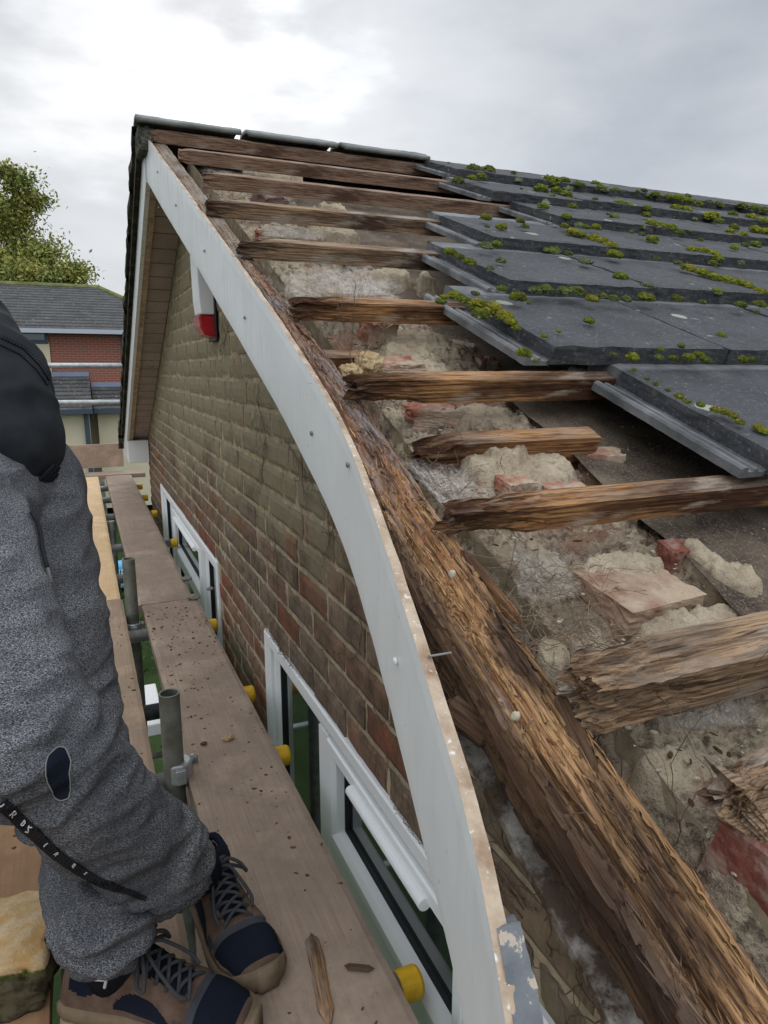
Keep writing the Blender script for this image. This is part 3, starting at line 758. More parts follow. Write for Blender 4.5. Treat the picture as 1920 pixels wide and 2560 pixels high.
# between upper battens
chunk(MO, 620, 500, 120, 34, -.045, M_mortar, 24, .5, .0, .3, .35)
chunk(MO, 720, 505, 160, 34, -.045, M_pale, 25, .5, .0, .3, .35)
chunk(BR, 585, 517, 70, 30, -.05, M_rbrick, 26, .6, .0, .7)
chunk(MO, 725, 640, 70, 40, -.035, M_ochre, 27, .8, .2, .0, .3)
chunk(MO, 645, 625, 60, 44, -.05, M_mortar, 28, .8, .2, .0, .4)
chunk(MO, 850, 600, 110, 50, -.07, M_block, 29, .6, .1, .6, .2)
chunk(MO, 950, 605, 130, 34, -.05, M_pale, 291, .6, .1, .4, .3)
chunk(MO, 560, 432, 34, 40, -.03, M_pinkish, 30, .6, .1, .0, .3)['label'] = 'pinkish lump of old brick between upper battens'
chunk(MO, 600, 436, 50, 26, -.03, M_pinkish, 301, .6, .1, .0, .3)
chunk(MO, 760, 455, 200, 24, -.05, M_mortar, 31, .4, .0, .3, .3)
chunk(MO, 900, 478, 160, 24, -.05, M_mortar, 32, .4, .0, .3, .3)
chunk(MO, 600, 372, 180, 16, -.05, M_mortar, 33, .4, .0, .3, .3)
# loose lumps that could be picked up: things of their own
chunk('mortar_lump', 796, 788, 62, 56, -.022, M_ochre, 40, .9, .2, .0, .3, 5, 'rounded yellow brown mortar lump lying above the seventh batten', 'mortar lump')
chunk('mortar_lump', 757, 806, 50, 40, -.03, M_ochre, 41, .9, .2, .0, .35, 5, 'small pale yellow mortar lump against the rotten rafter, left of the rounded lump', 'mortar lump')
chunk('mortar_crumb', 977, 1240, 16, 20, .004, M_pale, 42, .9, .2, .0, .2, 3, 'small pale mortar crumb lying high on the rotten rafter', 'mortar crumb')
chunk('mortar_crumb', 1114, 1547, 20, 24, .006, M_pale, 43, .9, .2, .0, .3, 3, 'small pale mortar crumb lying on the rafter beside its dark knot hole', 'mortar crumb')

# ---- mortar filling and broken brickwork on top of the gable wall
def bed():
    mb = MB(); pale = []; NX, NY = 220, 820
    def fn(a, b):
        y = .06+b*(2.92-.06); x0_ = max(.362, lerp_tab(BX, y)+.022); x = x0_+a*(.90-x0_)
        w1 = 1/(1+math.exp(-(x-.452)/.006)); w2 = 1/(1+math.exp((x-.795-.01*nz((x, y, 0), 9))/.008))
        top = -.060+.028*fz((x, y, 1), 7, 4, 3)+.014*fz((x, y, 1), 28, 4, 8)+.006*fz((x, y, 1), 110, 3, 1)+.0020*nz((x, y, 4), 300)
        # steps of courses cut up the slope
        st = ((y*SL) % .075)/.075; top += -.014*st
        low = -.115+.012*fz((x, y, 2), 30, 4)+.003*nz((x, y, 2), 220)
        h = low+(top-low)*w1*w2
        if x > .80: h = min(h, -.09-.10*w1*(1-w2))
        if y > 1.15: h -= .012*min(1, (y-1.15)*3)
        if y > 1.75: h -= .050*min(1, (y-1.75)*4)*(.6+.8*fz((x, y, 6), 5, 2))
        pv = 0.0
        for (cx, cy, rx, ry, ht, sd) in BUMPS:
            dx, dy = abs(x-cx), abs(y-cy)
            if dx > rx*1.5 or dy > ry*1.5: continue
            d = math.sqrt((dx/rx)**2+(dy/ry)**2)*(1+.28*nz((x, y, sd), 38)+.14*nz((x, y, sd), 110))
            if d < 1:
                s_ = min(1, (1-d)*2.4); s_ = s_*s_*(3-2*s_)
                t_ = ht+.006*fz((x, y, sd), 45, 3)+.0025*nz((x, y, sd), 160)
                if t_ > h: h = h+(t_-h)*s_
                pv = max(pv, min(1, s_*1.6))
        pale.append(pv)
        return (x, y, Z0+SL*y+h)
    mb.grid(NX, NY, fn); o = mb.build('mortar_bed', M_mortar, house, smooth=True)
    a_ = o.data.attributes.new('pale', 'FLOAT', 'POINT'); a_.data.foreach_set('value', pale)
bed()
# ---- roofing felt inside
mb = MB()
def feltfn(a, b):
    y = .02+b*2.9; x = .730+.012*fz((0, y, 0), 8, 3)+a*(5.4-.73)
    sag = -.035-.022*math.sin(math.pi*min(1, a*4))+.004*fz((x, y, 0), 14, 4)
    if a < .02: sag -= .004
    return rp(x, y, sag-(.05 if y > 1.15 else 0)*min(1, max(0, (y-1.15)*8)))
mb.grid(160, 260, feltfn); o = mb.build('roofing_felt', M_felt, house, smooth=True)

# ---- roof tiles
TA = ANG-math.atan(.031/.36)
def tile_mesh(seed):
    mb = MB(); vs, fs = cubegrid(22)
    W_, L_, H_ = .412, .425, .034
    o = []
    for v in vs:
        x = (v.x*.5+.5)*W_; y = (v.y*.5+.5)*L_; z = (v.z*.5+.5)*H_
        e = min(x, W_-x); f = min(y, L_-y)
        if v.z > .99: z -= .0025*max(0, 1-e/.003)+.0025*max(0, 1-f/.003)
        d = .0016*fz((x+seed, y, z), 22, 3)+.0009*nz((x, y+seed, z), 140)
        y2 = y+(.0022*fz((x+seed, z*2, 0), 26, 3) if v.y < -.99 else 0)
        x2 = x+(.0018*fz((y+seed, z*2, 0), 26, 3) if abs(v.x) > .99 else 0)
        o.append((x2, y2, z+d))
    mb.add(o, fs)
    # interlocking side channel with two ribs
    prof = [(-.050, -.004), (-.050, .009), (-.047, .0125), (-.040, .0125), (-.037, .005), (-.027, .005), (-.025, .0095), (-.019, .0095), (-.017, .004), (-.004, .004), (.002, .008), (.002, -.004)]
    NR = 30; n0 = []
    for i in range(NR):
        y = .006+(L_-.012)*i/(NR-1)
        for (x, z) in prof: n0.append((x+.0012*fz((y+seed, x*3, 1), 20, 2), y, z+.0008*nz((x, y+seed, z), 60)))
    np_ = len(prof); f2 = []
    for i in range(NR-1):
        for k in range(np_): f2.append((i*np_+k, (i+1)*np_+k, (i+1)*np_+(k+1) % np_, i*np_+(k+1) % np_))
    f2.append(tuple(range(np_))); f2.append(tuple(range((NR-1)*np_, NR*np_))[::-1])
    mb.add(n0, f2)
    me = bpy.data.meshes.new('roof_tile'); me.from_pydata(mb.v, [], mb.f); me.materials.append(M_tile)
    bm = bmesh.new(); bm.from_mesh(me); bmesh.ops.recalc_face_normals(bm, faces=bm.faces); bm.to_mesh(me); bm.free()
    return me
TM = [tile_mesh(s) for s in (1.3, 7.7, 13.1)]
TB = [  # bottom edge y, left x, number
    (.02, 1.42, 4), (.345, 1.16, 5), (.668, .884, 9), (1.004, .752, 10), (1.335, .872, 10), (1.670, 1.045, 10), (2.000, 1.50, 9), (2.325, 1.425, 9), (2.650, 1.47, 9)]
def place_tile(x, y, h=.0985, dx=0, rz=0, me=None):
    o = link(bpy.data.objects.new('roof_tile', me or R.choice(TM)))
    # top of the front edge lies on z0 = -.415, so the underside front edge is one thickness lower
    o.matrix_world = Matrix.Translation((x, y, Z0+SL*y+h-.034/math.cos(TA))) @ Matrix.Rotation(TA, 4, 'X') @ Matrix.Rotation(rz, 4, 'Z')
    put(o, house); return o
for (y, x, n) in TB:
    for i in range(n):
        yy = y+R.uniform(-.004, .004)
        if abs(y-2.325) < .01 and i == 0: yy -= .035
        place_tile(x+i*.4135, yy, .0985+R.uniform(-.0015, .0015), rz=R.uniform(-.004, .004))
# ridge tiles
def ridge():
    xs = [.285, .62, .66, 1.02, 1.05, 1.4]
    mesh_n = 0
    x = .272
    while x < 5.3:
        L = R.uniform(.36, .42) if x < 1.5 else .45
        mb = MB(); sd = R.random()*9
        def fn(a, b, x=x, L=L, sd=sd):
            ang = -1.0+a*2.0; r_ = .075+.003*fz((a*3, b*3, sd), 2, 3)
            ragged = (.012*nz((a*4, sd, 0), 2) if (b == 0 or b == 1) and x > .3 else 0)
            return (x+b*L+ragged, APY+math.sin(ang)*r_*1.5, .930-.062+math.cos(ang)*r_*.83-(.0 if x < 1.35 else .022)+.0015*nz((a*9, b*9, sd)))
        mb.grid(18, 16, fn); o = mb.build('ridge_tile', M_ridge if x < 1.35 else M_verge, house, smooth=True)
        s_ = o.modifiers.new('thick', 'SOLIDIFY'); s_.thickness = .016; s_.offset = -1
        x += L+(.028 if x < 1.3 else .006)
ridge()
mb = MB(); 
def plug(a, b): return (.275+.004*nz((a, b, 0), 9), APY-.10+a*.20, .86+(b-.5)*.12*(1-abs(a-.5)*1.2)+.004*nz((a, b, 2), 9))
lump(mb, (.302, APY, .855), (.030, .085, .045), 5, 4, .12, 2, None, .6); mb.build('ridge_mortar', M_verge, house)

# ---- far roof slope with its rough verge
def far_slope():
    mb = MB(); n = 11
    for i in range(n):
        y1 = APY+.02+i*.31; y0 = y1+.345
        h = .075
        def P(x, y, hh): return (x, y, APZ-SLF*(y-APY)+hh)
        NXX, NYY = 60, 8
        def top(a, b):
            x = .262+.010*fz((i*3.3, b*2, 0), 1.5, 3)+(5.5-.262)*a**2.2; y = y1+(y0-y1)*b
            return P(x, y, .055+.035*b+.002*nz((x, y, i), 30))
        def bot(a, b):
            x = .262+.010*fz((i*3.3, b*2, 0), 1.5, 3)+(5.5-.262)*a**2.2; y = y1+(y0-y1)*b
            return P(x, y, .02+.035*b+.002*nz((x, y, i+5), 30))
        mb.grid(NXX, NYY, top); mb.grid(NXX, NYY, bot)
        mb.grid(2, NYY, lambda a, b: top(0, b) if a < .5 else bot(0, b))
        mb.grid(NXX, 2, lambda a, b: top(a, 1) if b < .5 else bot(a, 1))
    mb.build('far_roof_slope', M_verge, house, recalc=True)
    # undercloak and mortar bedding below the verge
    mb = MB()
    mb.grid(3, 90, lambda a, b: (.275+.006*nz((b*60, a, 0))+a*.05, APY+.0+b*3.05, APZ-SLF*(b*3.05)+.022-.008*a+.006*nz((b*80, a, 3))))
    mb.grid(2, 90, lambda a, b: (.277+.005*nz((b*60, a, 0)), APY+b*3.05, APZ-SLF*(b*3.05)+.035-.045*a+.005*nz((b*70, a, 3))))
    mb.build('verge_mortar', M_verge, house)
far_slope()

# ---- barge boards and soffits
def near_barge():
    mb = MB(); ys = [APY-i*(APY-.08)/330 for i in range(331)]
    NZ = 10
    def bx(y): return sum(lerp_tab(BX, y+d) for d in (-.05, -.025, 0, .025, .05))/5
    th = lambda y: .010 if y > .9 else .010+.004*min(1, (.9-y)/.4)
    rows = []
    for y in ys:
        x = bx(y); nd = .0022*nz((0, y, 3), 30)
        if abs(y-2.05) < .03: nd -= .006
        zt = Z0+.010+SL*y; zb = Z0-.158+SL*y
        if y > APY-.17*1: zb = max(zb, Z0-.158+SL*y)
        row = []
        for j in range(NZ):
            b = j/(NZ-1); bow = .0012*nz((y, b*.6, 1), 2)
            row.append((x-bow+(.0008 if j in (0, NZ-1) else 0), y, zb+(zt+nd-zb)*b))
        row.append((x+th(y)*.5, y, zt+nd+.0004)); row.append((x+th(y), y, zt+nd-.001)); row.append((x+th(y), y, zb))
        rows.append(row)
    n = len(rows[0]); base = 0
    for r_ in rows: mb.v += r_
    for i in range(len(rows)-1):
        for j in range(n):
            j2 = (j+1) % n
            mb.f.append((i*n+j, i*n+j2, (i+1)*n+j2, (i+1)*n+j)); mb.m.append(1 if j in (NZ-1, NZ) else 0)
    for i0 in (0, (len(rows)-1)*n):
        mb.f.append(tuple(range(i0, i0+n))); mb.m.append(0)
    o = mb.build('barge_board', [M_barge, M_edge], house, recalc=True); o['label'] = 'bowed white board pulled away from the rotten rafter'
    for (u, v) in ((440, 513), (394, 430), (511, 627), (612, 794), (779, 1083), (870, 1162), (990, 1653), (397, 520)):
        y = 1.0
        for _ in range(25): p = onx(u, v, bx(y)-.002); y = .5*y+.5*p.y
        mb = MB(); vs, fs = ico(2); mb.add([(p.x-.001+q.x*.002, p.y+q.y*.0045, p.z+q.z*.0045) for q in vs], fs); c = mb.build('screw_cap', M_nail if (u, v) != (990, 1653) else M_frame, o, smooth=True)
    # grey flaking timber behind the cap at the lower end
    mb = MB()
    def fl(a, b):
        y = .345-b*.28; x = bx(y)+.006+a*(.019+.004*fz((y, 1, 1), 30, 3))
        return (x, y, Z0+.012+SL*y+.003*fz((x, y, 0), 60, 3)-(.03*(1-min(1, b*12))))
    mb.grid(10, 60, fl)
    mb.grid(2, 60, lambda a, b: (lambda p: (p[0], p[1], p[2]-.15*a))(fl(1, b)))
    mb.build('board_core', M_flaky, o)
near_barge()
def far_barge():
    mb = MB()
    def P(x, y, h): return (x, y, APZ-SLF*(y-APY)+h)
    ya, yb = APY+.01, 6.02
    vs = [P(.300, ya, .0), P(.300, yb, .0), P(.300, yb, -.15), P(.300, ya, -.15), P(.318, ya, .0), P(.318, yb, .0), P(.318, yb, -.15), P(.318, ya, -.15)]
    mb.add(vs, [(0, 1, 2, 3), (4, 7, 6, 5), (3, 2, 6, 7), (0, 4, 5, 1), (1, 5, 6, 2), (0, 3, 7, 4)])
    o = mb.build('barge_board', M_barge, house, recalc=True)
    # batten of timber behind it, then the planked soffit
    mb = MB(); vs = [P(.318, ya, -.02), P(.318, yb-.02, -.02), P(.318, yb-.02, -.146), P(.318, ya, -.146), P(.345, ya, -.02), P(.345, yb-.02, -.02), P(.345, yb-.02, -.146), P(.345, ya, -.146)]
    mb.add(vs, [(0, 1, 2, 3), (4, 7, 6, 5), (3, 2, 6, 7), (0, 4, 5, 1), (1, 5, 6, 2), (0, 3, 7, 4)]); mb.build('barge_batten', M_edge, house, recalc=True)
    mb = MB(); vs = [P(.345, ya, -.118), P(.345, yb-.05, -.118), P(.462, yb-.05, -.118), P(.462, ya, -.118)]
    mb.add(vs, [(0, 1, 2, 3)]); mb.add([(x, y, z+.01) for x, y, z in vs], [(3, 2, 1, 0)])
    mb.build('soffit', M_soffit, house)
    # boxed end at the eaves
    zb = roofz(6.02)-.15
    mb = MB(); mb.box((.302, 5.72, zb-.045), (.458, 6.30, zb+.13)); bevel(mb.build('eaves_box', M_pvc, house), .004)
    mb = MB(); mb.box((.32, 5.88, zb-.02), (XE, 6.02, zb-.005)); mb.build('eaves_soffit', M_pvc, house)
far_barge()
# near slope: soffit strip left under the rafter, littered with dirt
def near_soffit():
    t = NT('dirty_soffit'); v = t.obj(); n = t.noise(v, 14, 6, .7); f = t.noise(v, 90, 5, .7)
    c = t.mix(t.ramp(n, [(.38, 0.0), (.55, 1.0)]), (.60, .57, .52), (.14, .10, .075)); c = t.mix(t.ramp(f, [(.55, 0.0), (.68, .8)]), c, (.05, .03, .022))
    M = t.done(c, .9, t.bump(f, .9, .003), .1)
    mb = MB()
    def fn(a, b):
        y = .1+b*.68; x = max(.326, lerp_tab(BX, y)+.016)+.0035*fz((0, y, 0), 26, 3)+a*.06
        return rp(x, y, -.112+.006*max(0, fz((x, y, 0), 40, 4))*min(1, a*8))
    mb.grid(16, 260, fn); mb.grid(2, 260, lambda a, b: (lambda p: Vector((p[0]+.0, p[1], p[2]-.010*a)))(fn(0, b)))
    mb.build('soffit', M, house)
    mb = MB()
    def P(x, y, h): return rp(x, y, h)
    vs = [P(.345, 1.2, -.125), P(.462, 1.2, -.125), P(.462, APY, -.125), P(.345, APY, -.125)]
    mb.add(vs, [(0, 1, 2, 3)]); mb.add([v+Vector((0, 0, .01)) for v in vs], [(3, 2, 1, 0)]); mb.build('soffit', M_soffit, house)
near_soffit()
# nail joining board and rafter
mb = MB(); mb.tube([onroof(926, 1640, Z0-.01)*1.0, onroof(978*1.0, 1637, Z0-.01)], .0022, 8)
p0 = onx(1072, 1641, .275); p1 = onx(1128, 1632, .30)
mb = MB(); mb.tube([p0, p1], .0012, 8); mb.build('nail', M_nail, house)

# ---- timber splinter hanging below the rafter
def splinter(name, pts, r_, mat, seed, label, cat, group=None, flat=.5, up=None):
    """flat split piece of wood along pts"""
    a, b = Vector(pts[0]), Vector(pts[1]); L = (b-a).length; X = (b-a).normalized()
    Zv = Vector(up or (0, 0, 1)); Y = Zv.cross(X).normalized(); Zv = X.cross(Y)
    mb = MB(); NP, N = 20, max(14, int(L/.004))
    for i in range(N):
        t = i/(N-1)
        for k in range(NP):
            an = 2*math.pi*k/NP
            env = min(1, t*14+.15, (1-t)*6+.12)
            k_ = env*(1+.35*fz((t*L*12+seed, math.cos(an)*2, math.sin(an)*2), 1, 3)+.25*abs(nz((t*L*8, k*1.3, seed), 1)))
            mb.v.append((t*L+.012*nz((seed, k*1.7, 0))*(1 if i in (0, N-1) else 0), math.cos(an)*r_*k_, math.sin(an)*r_*flat*k_))
    for i in range(N-1):
        for k in range(NP): mb.f.append((i*NP+k, i*NP+(k+1) % NP, (i+1)*NP+(k+1) % NP, (i+1)*NP+k)); mb.m.append(0)
    mb.f.append(tuple(range(NP))[::-1]); mb.m.append(0); mb.f.append(tuple(range((N-1)*NP, N*NP))); mb.m.append(0)
    M = Matrix.Translation(a) @ Matrix((X, Y, Zv)).transposed().to_4x4()
    o = mb.build(name, mat, None, M=M); tag(o, label, cat, group); return o
splinter('wood_splinter', [onroof(965*K, 1520*K, Z0-.045), onroof(1072*K, 1600*K, Z0-.045)], .014, M_rafter, 3, 'flaked brown timber splinter wedged between the white board and the rafter', 'splinter', up=(-.5, -.4, .8))
splinter('wood_splinter', [onroof(1000*K, 1195*K, Z0+.0), onroof(1125*K, 1350*K, Z0-.035)], .007, M_bat_old, 5, 'dark red rotten splinter along the right side of the rafter', 'splinter', up=(-.5, -.4, .8))
splinter('wood_splinter', [onroof(1205*K, 1500*K, Z0+.004), onroof(1290*K, 1680*K, Z0-.004)], .006, M_rafter, 8, 'pale upright splinter split off the right edge of the rafter', 'splinter', up=(-.5, -.4, .8))

# ---- alarm box
al = thing('alarm_box', 'white alarm box with a red base on the gable wall under the soffit', 'alarm box', (.46, 2.62, .26))
def alarm():
    y0, y1 = 2.53, 2.66; z0, z1 = .195, .42
    def prism(prof, ya, yb, name, mat):
        mb = MB(); n = len(prof); vs = [(x, ya, z) for x, z in prof]+[(x, yb, z) for x, z in prof]
        mb.add(vs, [tuple(range(n))[::-1], tuple(range(n, 2*n))]+[(i, (i+1) % n, n+(i+1) % n, n+i) for i in range(n)])
        o = mb.build(name, mat, None, recalc=True); o.parent = al; o.matrix_parent_inverse = Matrix.Translation(-al.location); bevel(o, .006, 3); return o
    prism([(.458, .19), (.404, .19), (.399, .24), (.397, .40), (.408, .435), (.458, .445)], y0, y1, 'cover', M_alarm)
    prism([(.455, .187), (.396, .187), (.402, .150), (.415, .120), (.455, .112)], y0+.004, y1-.004, 'red_strobe', M_alarm_red)
    prism([(.4585, .10), (.450, .10), (.450, .46), (.4585, .46)], y0-.012, y1+.012, 'back_plate', M_rubber)
alarm()
# ------------------------------------------------------------------ scaffold
ZB = -.96; BT = .038; ZT = ZB-BT-.0245
scaf = thing('scaffold', 'tube scaffold of grey poles beside the gable wall with yellow end caps', 'scaffold', (.1, 3.0, GZ))
def tube(p0, p1, mat=None, r_=.0242, name='tube', hollow=False):
    mb = MB(); p0, p1 = Vector(p0), Vector(p1)
    mb.tube([p0, p1], r_, 24, cap=not hollow)
    if hollow:
        d = (p1-p0).normalized()
        mb.tube([p1, p0+d*.25 if (p1-p0).length > .3 else p0], r_-.0042, 24, cap=False)
        n = len(mb.v)
        # rim
        vs = []; up = d.orthogonal().normalized(); sd_ = d.cross(up)
        for rr in (r_, r_-.0042):
            for k in range(24): a = 2*math.pi*k/24; vs.append(p1+(up*math.cos(a)+sd_*math.sin(a))*rr+d*.0003)
        mb.add(vs, [(k, (k+1) % 24, 24+(k+1) % 24, 24+k) for k in range(24)])
    o = mb.build(name, mat or M_galv, scaf, smooth=False)
    for p in o.data.polygons: p.use_smooth = len(p.vertices) == 4
    return o
def cap_(y, z, x=.43, ang=0.0):
    mb = MB(); mb.tube([(x-.03, y, z), (x-.028, y, z), (x+.004, y, z), (x+.010, y, z)], [.0262, .0268, .0268, .0235], 24)
    o = mb.build('end_cap', M_yellow, scaf); bevel(o, .001, 1)
def coupler(x, y, z, axis='x', mat=None):
    mb = MB()
    d = Vector((0, 0, 1)) if axis == 'z' else (Vector((1, 0, 0)) if axis == 'x' else Vector((0, 1, 0)))
    c = Vector((x, y, z)); mb.tube([c-d*.026, c-d*.022, c+d*.022, c+d*.026], [.028, .031, .031, .028], 20)
    s_ = d.orthogonal().normalized(); 
    mb.tube([c+s_*.030-d*.0, c+s_*.062], .0075, 8); mb.tube([c+s_*.050, c+s_*.060], .013, 6)
    mb.box((x-.012, y-.040, z-.018), (x+.012, y+.040, z+.018))
    o = mb.build('coupler', mat or M_galv, scaf); bevel(o, .002, 2)
# transoms running under the boards towards the wall
for y, x1, mt in ((.885, .440, M_galv), (1.66, .430, M_galv), (2.055, .425, M_galv_bl), (2.72, .425, M_galv), (3.55, .36, M_galv), (4.2, .455, M_galv), (5.15, .430, M_galv), (5.85, .425, M_galv), (6.45, .43, M_galv)):
    tube((-1.05, y, ZT), (x1-.03, y, ZT+.0), mt); cap_(y, ZT, x1)
# ledgers and lower lift
for x, z in ((-.02, ZT-.05), (-.95, ZT-.05), (-.02, ZT-2.0), (-.95, ZT-2.0)): tube((x, -1.5, z), (x, 7.3, z))
for y in (1.62, 3.5, 5.4): tube((-1.1, y, ZT-2.05), (.42, y, ZT-2.05))
# standards
def at_depth(u, v, d): return ray(u, v)*d
tA = at_depth(365*K, 1497*K, 1.62); tB = at_depth(277*K, 1207*K, 2.72)
tube((tA.x, tA.y, GZ), tA, M_galv_dk, hollow=True); tube((tB.x, tB.y, GZ), tB, M_galv_dk, hollow=True)
for y in (5.0, 7.2): tube((.12, y, GZ), (.12, y, ZB-.06), M_galv_dk)
for y in (.2, 3.6, 7.25): tube((-.95, y, GZ), (-.95, y, .35), M_galv_dk, hollow=True)
coupler(tA.x+.012, tA.y-.0, ZB+.012, 'z'); coupler(tB.x, tB.y, ZT, 'z'); coupler(tA.x-.0, tA.y+.03, ZT-.03, 'x')
# guard rails across the far end
for v, nm in ((790, 0), (869.5, 0)):
    a = ony(40*K, v*K, 7.12); b = ony(270*K, v*K, 7.12); tube((-1.1, 7.12, a.z), (.62, 7.12, b.z), M_galv)
tube((.62, 7.2, GZ), (.62, 7.2, -.05), M_galv_dk)
coupler(.33, 7.12, -.62, 'x', M_frame)

# ---- boards: each lies loose on the tubes
def board(x0, x1, y0, y1, mat, label, z=ZB, seed=1, bow=.003, along='y', group='scaffold boards', cat='scaffold board', zang=0.0, th=BT):
    mb = MB(); W_, L_ = (x1-x0), (y1-y0)
    NXX, NYY = 18, max(30, int(L_/.02))
    def sh(a, b):
        wv = .0015*fz((a*2, b*L_*3, seed), 2, 3)
        return Vector(((a-.5)*W_+(.0016*fz((b*L_*4, a*2, seed+3), 2, 3) if a in (0, 1) else 0), (b-.5)*L_+(.003*nz((a*8, b, seed)) if b in (0, 1) else 0), wv+bow*math.sin(b*math.pi)-(.004 if a in (0, 1) else 0)))
    top = lambda a, b: sh(a, b)
    mb.grid(NXX, NYY, top)
    for aa in (0, 1): mb.grid(2, NYY, lambda a, b: sh(aa, b)-Vector((0, 0, th*a)))
    for bb in (0, 1): mb.grid(NXX, 2, lambda a, b: sh(a, bb)-Vector((0, 0, th*b)))
    mb.grid(NXX, NYY, lambda a, b: sh(a, b)-Vector((0, 0, th)))
    M = Matrix.Translation(((x0+x1)/2, (y0+y1)/2, z)) @ Matrix.Rotation(zang, 4, 'Z')
    if along == 'x': M = M @ Matrix.Rotation(math.pi/2, 4, 'Z')
    o = mb.build('scaffold_board', mat, None, M=M, recalc=True); tag(o, label, cat, group); return o
board(.162, .389, .02-1.0, 2.905, M_bd_used, 'muddy scaffold board nearest the wall, strewn with wood crumbs', seed=2)
board(.148, .372, 2.912, 6.80, M_bd_used, 'scaffold board along the wall that starts behind the butt joint at the white stones', seed=3)
board(-.105, .092, -1.0, 3.02, M_bd_used2, 'worn scaffold board between the two upright poles and the person', seed=5)
board(-.115, .085, 3.03, 6.80, M_bd_new, 'fresh yellow pine scaffold board behind the legs', seed=6)
board(-.345, -.120, -1.0, 3.4, M_bd_tan, 'tan scaffold board under the person and the mossy stone', seed=7)
board(-.585, -.360, -1.0, 3.4, M_bd_tan, 'tan scaffold board on the left edge of the scaffold', seed=8)
board(-.345, -.125, 3.41, 6.80, M_bd_used2, 'scaffold board behind the person, left of the fresh yellow one', seed=9)
o = board(-.42, .46, 6.84, 7.06, M_bd_used, 'crosswise scaffold board closing the far end of the walkway', seed=10, along='x', z=ZB)
o.data.transform(Matrix.Scale(1, 4))
def cross_board(name, x0, x1, y0, y1, z0, z1, mat, label):
    mb = MB(); cx, cy, cz = (x0+x1)/2, (y0+y1)/2, (z0+z1)/2
    vs, fs = cubegrid(12)
    mb.add([(p.x*(y1-y0)/2, p.y*(x1-x0)/2, p.z*(z1-z0)/2+.001*fz((p.x, p.y*8, p.z), 1, 2)) for p in vs], fs)
    o = mb.build('scaffold_board', mat, None, M=Matrix.Translation((cx, cy, cz)) @ Matrix.Rotation(-math.pi/2, 4, 'Z')); tag(o, label, 'scaffold board', 'scaffold boards'); return o
bpy.data.objects.remove(o)
cross_board('x', -1.0, .50, 6.83, 7.08, ZB-.034, ZB+.004, M_bd_used, 'crosswise scaffold board lying flat at the far end of the walkway')
cross_board('x', -1.0, .33, 7.15, 7.188, -.925, -.70, M_bd_used2, 'upright toe board on edge at the far end of the walkway')
# offcut of board wedged under the gap by the near pole
splinter('wood_wedge', [(.135, 1.34, ZB-.05), (.150, 1.10, ZB-.03)], .03, M_bd_used2, 4, 'worn timber wedge in the gap between boards beside the nearer upright pole', 'wedge', flat=.3)

# ------------------------------------------------------------------ crumbs and debris on the boards
def crumbs(name, n, region, mat, smin, smax, label, seed, elong=1.0):
    r_ = random.Random(seed); mb = MB()
    for i in range(n):
        x, y, z = region(r_); s_ = smin+(smax-smin)*r_.random()**3
        vs, fs = ico(1); rot = Matrix.Rotation(r_.uniform(0, 6.28), 3, 'Z')
        sx, sy, sz = s_*r_.uniform(.8, 1.6)*elong, s_*r_.uniform(.5, 1), s_*r_.uniform(.25, .6)
        mb.add([rot @ Vector((p.x*sx*(1+.5*nz(p, 2, i)), p.y*sy*(1+.5*nz(p, 2, i+3)), p.z*sz))+Vector((x, y, z+sz*.6)) for p in vs], fs)
    o = mb.build(name, mat); tag(o, label, name.replace('_', ' '), kind='stuff'); return o
M_crumb = plain('dark_wood_crumb', (.10, .055, .03), .95, .1, var=.5, scale=80)
M_crumb2 = plain('tan_wood_crumb', (.36, .22, .11), .95, .1, var=.4, scale=80)
def reg1(r_):
    y = .3+r_.random()**.8*2.6; return (r_.uniform(.168, .384), y, ZB+.001)
def reg2(r_):
    y = .3+r_.random()*2.6
    return (r_.uniform(-.33, .085), y, ZB+.001)
crumbs('wood_crumbs', 900, reg1, M_crumb, .0007, .0055, 'dark rotten wood crumbs scattered over the board nearest the wall', 3)
crumbs('wood_crumbs', 600, reg2, M_crumb, .0008, .006, 'dark rotten wood crumbs scattered over the boards under the person', 5)
crumbs('wood_chips', 150, reg1, M_crumb2, .0007, .004, 'pale wood chips scattered over the board nearest the wall', 9, 1.5)
def regr(r_):
    y = .15+r_.random()**1.3*1.5; x = r_.uniform(.46, .74); return (x, y, Z0+SL*y-.048-(.012 if y > 1.15 else 0))
crumbs('mortar_grit', 1400, regr, M_pale, .0006, .0045, 'pale grit and mortar crumbs lying on top of the gable wall', 12)
crumbs('wood_crumbs', 700, regr, M_crumb, .0006, .004, 'dark rotten wood crumbs lying on the mortar on top of the gable wall', 13, 2.0)
def regf(r_):
    y = .3+r_.random()*.8; x = r_.uniform(.77, 1.1); return (x, y, Z0+SL*y-.045)
crumbs('felt_grit', 260, regf, M_pale, .0006, .003, 'pale grit lying on the dusty roofing felt', 14)
def on_board(u, v): return onz(u*K, v*K, ZB+.006)
a, b = on_board(672, 2020), on_board(712, 2215)
splinter('wood_splinter', [a, b], .011, M_bat_old, 31, 'long dark rotten splinter lying on the board in front of the shoe', 'splinter', flat=.45)
a, b = on_board(748, 2088), on_board(806, 2092); splinter('wood_splinter', [a, b], .006, M_rafter, 32, 'short brown splinter lying crosswise on the board right of the long dark one', 'splinter', flat=.4)
def pebble(u, v, s_, mat, seed, label, name='mortar_flake', cat='mortar flake', flat=.45):
    c = on_board(u, v); mb = MB(); lump(mb, (0, 0, 0), (s_, s_*.75, s_*flat), seed, 4, .35, 1.4); o = mb.build(name, mat, None, smooth=True); o.location = c+Vector((0, 0, s_*flat*.5)); tag(o, label, cat)
pebble(403, 1252, .022, M_block, 5, 'grey mortar flake on the edge of the farther wall-side board')
pebble(418, 1292, .024, M_block, 6, 'grey mortar flake just in front of the butt joint of the boards')
